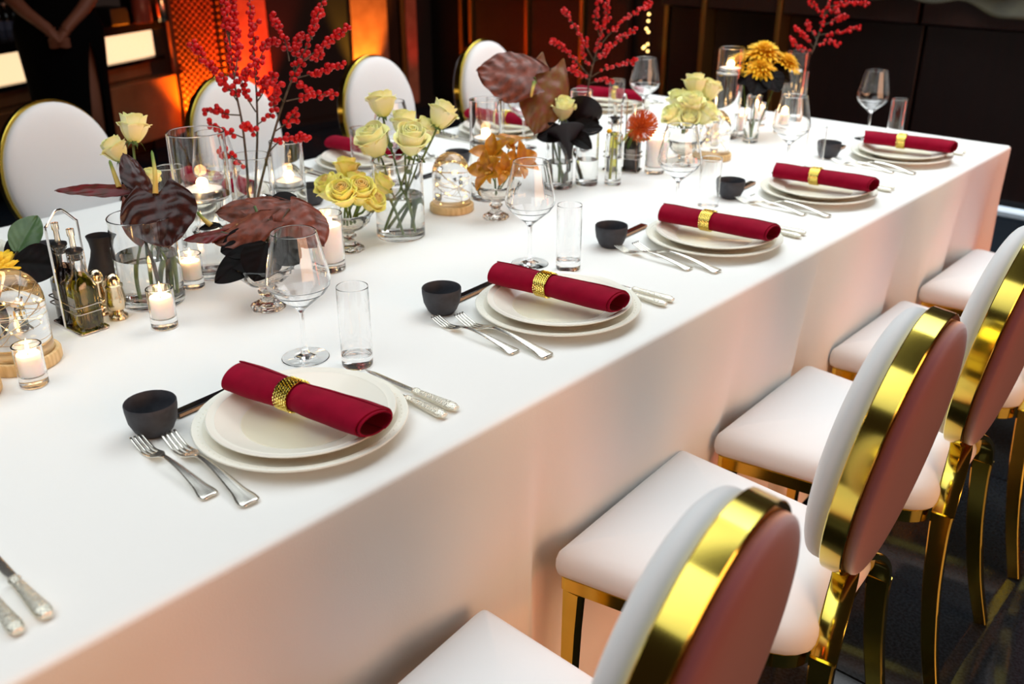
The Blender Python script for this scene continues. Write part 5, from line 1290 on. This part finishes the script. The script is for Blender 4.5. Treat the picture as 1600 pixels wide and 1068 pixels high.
# ---- amber orchids
def opetal(l, w_):
    def fn(u, v):
        e = (u - .5) * 2; hw = w_ * .5 * math.sin(PI * min(1, v * .9 + .08)) ** .8
        return (l * v, hw * e, .17 * l * math.sin(v * 2.7) + abs(e) ** 1.6 * hw * .35)
    return MB().grid(fn, 6, 10, thick=.0008).mesh('petal', AMBER, angle=1.2)
OP, OPW = opetal(1.0, .52), opetal(.98, .66)
def lipfn(u, v):
    e = (u - .5) * 2
    return (.42 * v, .16 * e * math.sin(PI * min(1, v * .7 + .25)), .10 + .08 * e * e - .25 * v * v)
LIPM = MB().grid(lipfn, 6, 6, thick=.02).mesh('lip', LIP)
COLM = MB().tube([(0, 0, 0), (.05, 0, .14), (.14, 0, .22)], [.07, .06, .05], 8).mesh('column', LIP)
for q in D['orchids']:
    base = Vector(q['c']); ax = Vector(q['ax']); s = q['s'] * 1.18
    t = thing('orchid', q['label'], 'flower', base, group='amber orchids')
    F = frame((0, 0, 0), ax, (.3, -.3, -1)) @ Matrix.Scale(s, 4)
    for k, (a, up) in enumerate(((PI, .5), (PI - 1.25, .35), (PI + 1.25, .35), (.75, .3), (-.75, .3))):
        put('petal', OPW if k in (1, 2) else OP, t, M=F @ Matrix.Rotation(a + .1 * k, 4, 'Z') @ Matrix.Rotation(-up - .12 * (k % 2), 4, 'Y'))
    put('lip', LIPM, t, M=F); put('column', COLM, t, M=F)
    foot = Vector((-1.554, 1.672, TT + .055)) - base
    MB().tube([-ax * .003, -ax * .012 + foot * .3, foot], .0018, 6).obj('stem', STEM, t)
# ---- chrysanthemums
def mpetal(l, w_, name='petal'):
    def fn(u, v):
        e = (u - .5) * 2; hw = w_ * .5 * math.sin(PI * min(1, v * .85 + .12)) ** .6
        return (l * v, hw * e, .25 * l * math.sin(v * 2.2) + abs(e) * hw * .5)
    return MB().grid(fn, 2, 5, thick=.0006)
def mum(label, c, n, R_, joined, foot, nlay):
    base = Vector(c); ax = Vector(n)
    t = thing('chrysanthemum', label, 'flower', base)
    F = frame((0, 0, 0), ax)
    me = mpetal(1.0, .26).mesh('petal', MUM); J = MB(); src = mpetal(1.0, .26)
    rn = random.Random(5)
    for lay in range(nlay):
        q = lay / (nlay - 1); cnt = int(22 - 10 * q); l = R_ * (1 - .55 * q)
        for k in range(cnt):
            M = F @ Matrix.Translation((0, 0, R_ * (-.12 + .32 * q))) @ Matrix.Rotation(2 * PI * (k + .5 * (lay % 2)) / cnt + rn.uniform(-.05, .05), 4, 'Z') @ Matrix.Rotation(.15 - 1.15 * q + rn.uniform(-.1, .1), 4, 'Y') @ Matrix.Scale(l * rn.uniform(.9, 1.06), 4)
            if joined: J.add(src.v, src.f, M)
            else: put('petal', me, t, M=M)
    if joined: stuff(J.obj('petals', MUM, t))
    h = MB(); h.lathe([(0, -.10 * R_), (.32 * R_, -.05 * R_), (.30 * R_, .05 * R_), (0, .12 * R_)], 16); m2 = MB(); m2.add(h.v, h.f, F); m2.obj('flower_head', MUM, t)
    MB().tube(smoothpath([-ax * .1 * R_, (Vector(foot) - base) * .4 + Vector((0, 0, .01)), Vector(foot) - base], 5), .0026, 7).obj('stem', STEM, t)
mum('big yellow chrysanthemum at the frame edge behind the closest glass dome', D['mum']['c'], D['mum']['n'], .062, False, (D['mumvase'][0] - .02, D['mumvase'][1] - .01, TT + .014), 6)
m2c = Vector(D['mum2']['c'])
for dx, dy, dz, R_, lab in ((-.055, -.035, -.030, .062, 'yellow chrysanthemum head at the bar side of the far bunch'), (.0, .0, .006, .066, 'topmost yellow chrysanthemum of the far bunch'), (.055, .05, -.026, .058, 'yellow chrysanthemum head next to the farthest berry branch'), (.02, -.045, -.038, .056, 'lower front chrysanthemum of the far yellow bunch')):
    mum(lab, m2c + Vector((dx, dy, dz)), (dx * 6 + .1, dy * 6 - .05, 1), R_, True, (-1.504 + dx * .15, 2.835 + dy * .15, TT + .014), 6)
# ---- pincushion protea
base = Vector(D['pin']['c']); ax = Vector(D['pin']['ax']); ax.normalize()
t = thing('pincushion_flower', 'orange pincushion flower in the slender little vase', 'flower', base)
rn = random.Random(2); J = MB(); F = frame((0, 0, 0), ax) @ Matrix.Diagonal((1.2, 1.2, 1.5, 1))
for k in range(260):
    ph = k * 2.39996; zc = 1 - 1.55 * (k + .5) / 260; rr = math.sqrt(max(0, 1 - zc * zc)); d_ = Vector((rr * math.cos(ph), rr * math.sin(ph), zc))
    a = F @ (d_ * .008); b_ = F @ (d_ * .029 + Vector((rn.uniform(-.002, .002), rn.uniform(-.002, .002), .004))); c_ = F @ (d_ * .035 + Vector((0, 0, .009)))
    J.tube([a, b_, c_], [.0009, .0008, .0012], 4)
stuff(J.obj('needles', PINC, t))
h = MB(); h.lathe([(0, -.016), (.010, -.012), (.014, 0), (.010, .010), (0, .013)], 14); m2 = MB(); m2.add(h.v, h.f, F); m2.obj('flower_head', PINC, t)
foot = Vector((-1.531, 2.112, TT + .015))
MB().tube(smoothpath([-ax * .012] + [Vector(p) - base for p in D['pinstem'][1:3]] + [Vector((-1.527, 2.114, TT + .135)) - base, foot - base], 5), .003, 7).obj('stem', mat('yellow_green_stem', rgb(150, 150, 40), .6), t)
lfm = leaflet(.042, .014, STEM)
for k in range(5): put('leaf', lfm, t, M=frame(Vector(D['pinstem'][1]) - base + Vector((.004 * k, .0, -.006 * k)), (math.cos(k * 2.2), math.sin(k * 2.2), .7), (math.sin(k * 1.7), math.cos(k * 1.7), .3)))
t = thing('flower_bud', 'two small yellow buds at the lip of the slender vase', 'flower', D['budsmall'][0])
b0 = Vector(D['budsmall'][0])
bud_me = MB().lathe([(0, -.007), (.006, -.004), (.0075, .001), (.004, .006), (0, .007)], 12).mesh('bud', MUM)
for p in D['budsmall']: put('bud', bud_me, t, loc=Vector(p) - b0)
MB().tube(smoothpath([(0, 0, -.005), Vector(D['budsmall'][1]) - b0 + Vector((0, 0, -.004)), Vector((-1.520, 2.118, TT + .06)) - b0, Vector((-1.520, 2.118, TT + .0145)) - b0], 4), .0015, 6).obj('stem', STEM, t)
# ---- red berry branches
BER = MB().lathe([(0, -.0056), (.0034, -.0046), (.0055, -.0012), (.0054, .0016), (.0036, .0046), (.0012, .0056), (0, .0050)], 14).mesh('berry', BERRY)
def branch(q, label, foot, joined, dens, br, seed):
    stem = [Vector(p) for p in q['stem']]
    base = stem[0].copy()
    t = thing('berry_branch', label, 'branch', base, group='red winterberry branches')
    rn = random.Random(seed); S_ = MB(); J = MB(); src = MB().lathe([(0, -.0054), (.0046, -.003), (.0054, .001), (.003, .005), (0, .0054)], 8)
    P = smoothpath([Vector(foot)] + stem, 5); k = len(P)
    S_.tube([p - base for p in P], [.0034 - .0020 * i / (k - 1) for i in range(k)], 7)
    cnt = 0
    def berry(p):
        M = Matrix.Translation(p) @ Matrix.Rotation(rn.uniform(0, 6), 4, Vector((rn.uniform(-1, 1), rn.uniform(-1, 1), rn.uniform(-1, 1))).normalized()) @ Matrix.Scale(br * rn.uniform(.85, 1.12), 4)
        if joined: J.add(src.v, src.f, M)
        else: put('berry', BER, t, M=M)
    tw = [(a, .22) for a in q['twigs']] + [([list(p) for p in stem[len(stem) // 2:]], .0)]
    for pts, skip in tw:
        A = smoothpath(pts, 4); n = len(A)
        if skip: S_.tube([p - base for p in A], [.0017 - .0009 * i / (n - 1) for i in range(n)], 6)
        Ltot = sum((b_ - a).length for a, b_ in zip(A, A[1:]))
        m_ = max(4, int(Ltot * dens)); occ = []
        for j in range(m_):
            f = skip + (1 - skip) * (j + rn.uniform(.1, .9)) / m_
            i = min(n - 2, int(f * (n - 1))); p = A[i].lerp(A[i + 1], f * (n - 1) - i) - base
            for tr in range(8):
                o = Vector((rn.uniform(-1, 1), rn.uniform(-1, 1), rn.uniform(-.8, 1))).normalized() * rn.uniform(.0055, .0085) * br
                if all((p + o - z_).length > .0092 * br for z_ in occ): break
            occ.append(p + o); berry(p + o)
    S_.obj('twigs', TWIG, t)
    if joined: stuff(J.obj('berries', BERRY, t))
    return t
vb = Vector((-1.834, 1.178, TT + .0145))
for k, (q, lab) in enumerate(zip(D['branch1'], ('red berry branch rising towards the red column, from the berry vase', 'middle red berry branch of the berry vase, upright and dense', 'red berry branch spreading towards the amber wall light'))):
    branch(q, lab, vb + Vector(((k - 1) * .012, .01 * (1 - k), 0)), False, 150, 1.08, 21 + k)
branch(D['branch2'][0], 'red berry branch in a vase across the table behind the dark callas', (-1.849, 2.38, TT + .0145), True, 130, 1.05, 31)
branch(D['branch3'][0], 'farthest red berry branch, leaning out of the tall water-filled cylinder', (-1.575, 3.23, TT + .0145), True, 120, 1.1, 41)

# ================================================================ person standing at the bar
PX, PY = -4.93, 2.17
pa = math.atan2(-PY - 0.2, -PX)            # faces the table and the camera
def skinned(name, joints, edges, radii, m, parent=None, sub=2, root=0):
    me = bpy.data.meshes.new(name); me.from_pydata(joints, edges, []); me.materials.append(m)
    o = put(name, me, parent)
    sk = o.modifiers.new('skin', 'SKIN'); sk.use_smooth_shade = True
    for i, d_ in enumerate(me.skin_vertices[0].data):
        r = radii[i]; d_.radius = (r, r) if not isinstance(r, tuple) else r
        d_.use_root = i == root
    sb = o.modifiers.new('smooth', 'SUBSURF'); sb.levels = sub; sb.render_levels = sub
    return o
# local: x forward, y to the person's left, z up
J = []; E_ = []; Rr = []
def jn(p, r, par=None):
    J.append(p); Rr.append(r)
    if par is not None: E_.append((par, len(J) - 1))
    return len(J) - 1
pel = jn((0, 0, .95), (.15, .12)); wst = jn((.0, 0, 1.10), (.115, .09), pel); che = jn((-.01, 0, 1.28), (.14, .10), wst); nk0 = jn((-.02, 0, 1.42), (.075, .06), che); nk = jn((-.015, 0, 1.49), .05, nk0)
hd0 = jn((0, 0, 1.545), (.065, .075), nk); hd1 = jn((.005, 0, 1.62), (.075, .09), hd0); hd2 = jn((0, 0, 1.69), (.062, .07), hd1)
for s in (1, -1):
    sh_ = jn((-.02, s * .165, 1.39), .055, nk0); el = jn((-.01, s * .235, 1.13), .042, sh_); fo = jn((.10, s * .13, 1.0), .034, el); wr = jn((.165, s * .045, .925), .026, fo)
    pm = jn((.185, s * .012, .885), (.034, .020), wr)
    for k in range(4):
        a = jn((.192 + .004 * k, s * (-.004 - .004 * k) + s * .004, .855 + .010 * k - .01), .0095, pm); b_ = jn((.185 + .004 * k, s * -.030, .838 + .011 * k), .0085, a); jn((.17 + .004 * k, s * -.046, .842 + .011 * k), .0075, b_)
    th = jn((.208, s * .010, .875), .010, wr); jn((.214, s * -.010, .862), .0085, th)
    hp = jn((0, s * .085, .86), .085, pel); kn = jn((.02 + (.05 if s > 0 else 0), s * .085, .50), .056, hp); ca = jn((-.01 + (.03 if s > 0 else 0), s * .085, .33), .052, kn); an = jn((-.01, s * .085, .09), .036, ca); jn((.12, s * .09, .035), .032, an)
me_p = skinned('person', J, E_, Rr, SKIN)
tag(me_p, 'person in a long black slit dress standing with clasped hands before the bar', 'person')
me_p.location = (PX, PY, 0.0); me_p.rotation_euler = (0, 0, pa)
# long black dress: bodice and skirt, open over the left leg
def gown(u, v):
    # v from hem (0) to chest (1); u around, slit at the front left
    z = .03 + 1.32 * v
    rx = [(0, .20), (.25, .155), (.45, .150), (.66, .168), (.80, .122), (.92, .135), (1, .125)]
    ry = [(0, .235), (.25, .175), (.45, .185), (.66, .205), (.80, .148), (.92, .168), (1, .150)]
    def ip(T_):
        for (a, x), (b_, y) in zip(T_, T_[1:]):
            if v <= b_: return x + (y - x) * ((v - a) / (b_ - a))
        return T_[-1][1]
    gap = .40 * max(0, 1 - v / .62) ** .6
    a0 = math.radians(42)
    a = a0 + gap + u * (2 * PI - 2 * gap)
    w_ = 1 + .05 * math.sin(a * 9) * (1 - v) ** 2
    return (ip(rx) * math.cos(a) * w_ - .005, ip(ry) * math.sin(a) * w_, z)
g = MB().grid(gown, 56, 40, thick=.004).obj('gown', GOWN, me_p, angle=1.2)
hm = MB().lathe([(0, .10), (.05, .09), (.085, .05), (.094, 0), (.09, -.05), (.075, -.12), (.05, -.14), (0, -.145)], 24).obj('hair', HAIRM, me_p)
hm.location = (-.025, 0, 1.655)
# facial features
for s in (1, -1):
    MB().lathe([(0, -.010), (.009, -.004), (.010, .002), (0, .010)], 12).obj('eye', mat('eye_%d' % s, rgb(230, 228, 222), .3) if s > 0 else MATS['eye_1'], me_p).location = (.088, s * .030, 1.625)
    MB().lathe([(0, -.025), (.012, -.015), (.014, .01), (0, .025)], 12).obj('ear', SKIN, me_p).location = (.0, s * .083, 1.615)
MB().tube([(.088, 0, 1.625), (.108, 0, 1.59), (.095, 0, 1.585)], [.006, .011, .006], 8).obj('nose', SKIN, me_p)
MB().tube([(.088, -.022, 1.553), (.098, 0, 1.555), (.088, .022, 1.553)], [.002, .006, .002], 8).obj('mouth', mat('lips', rgb(150, 60, 60), .4), me_p)
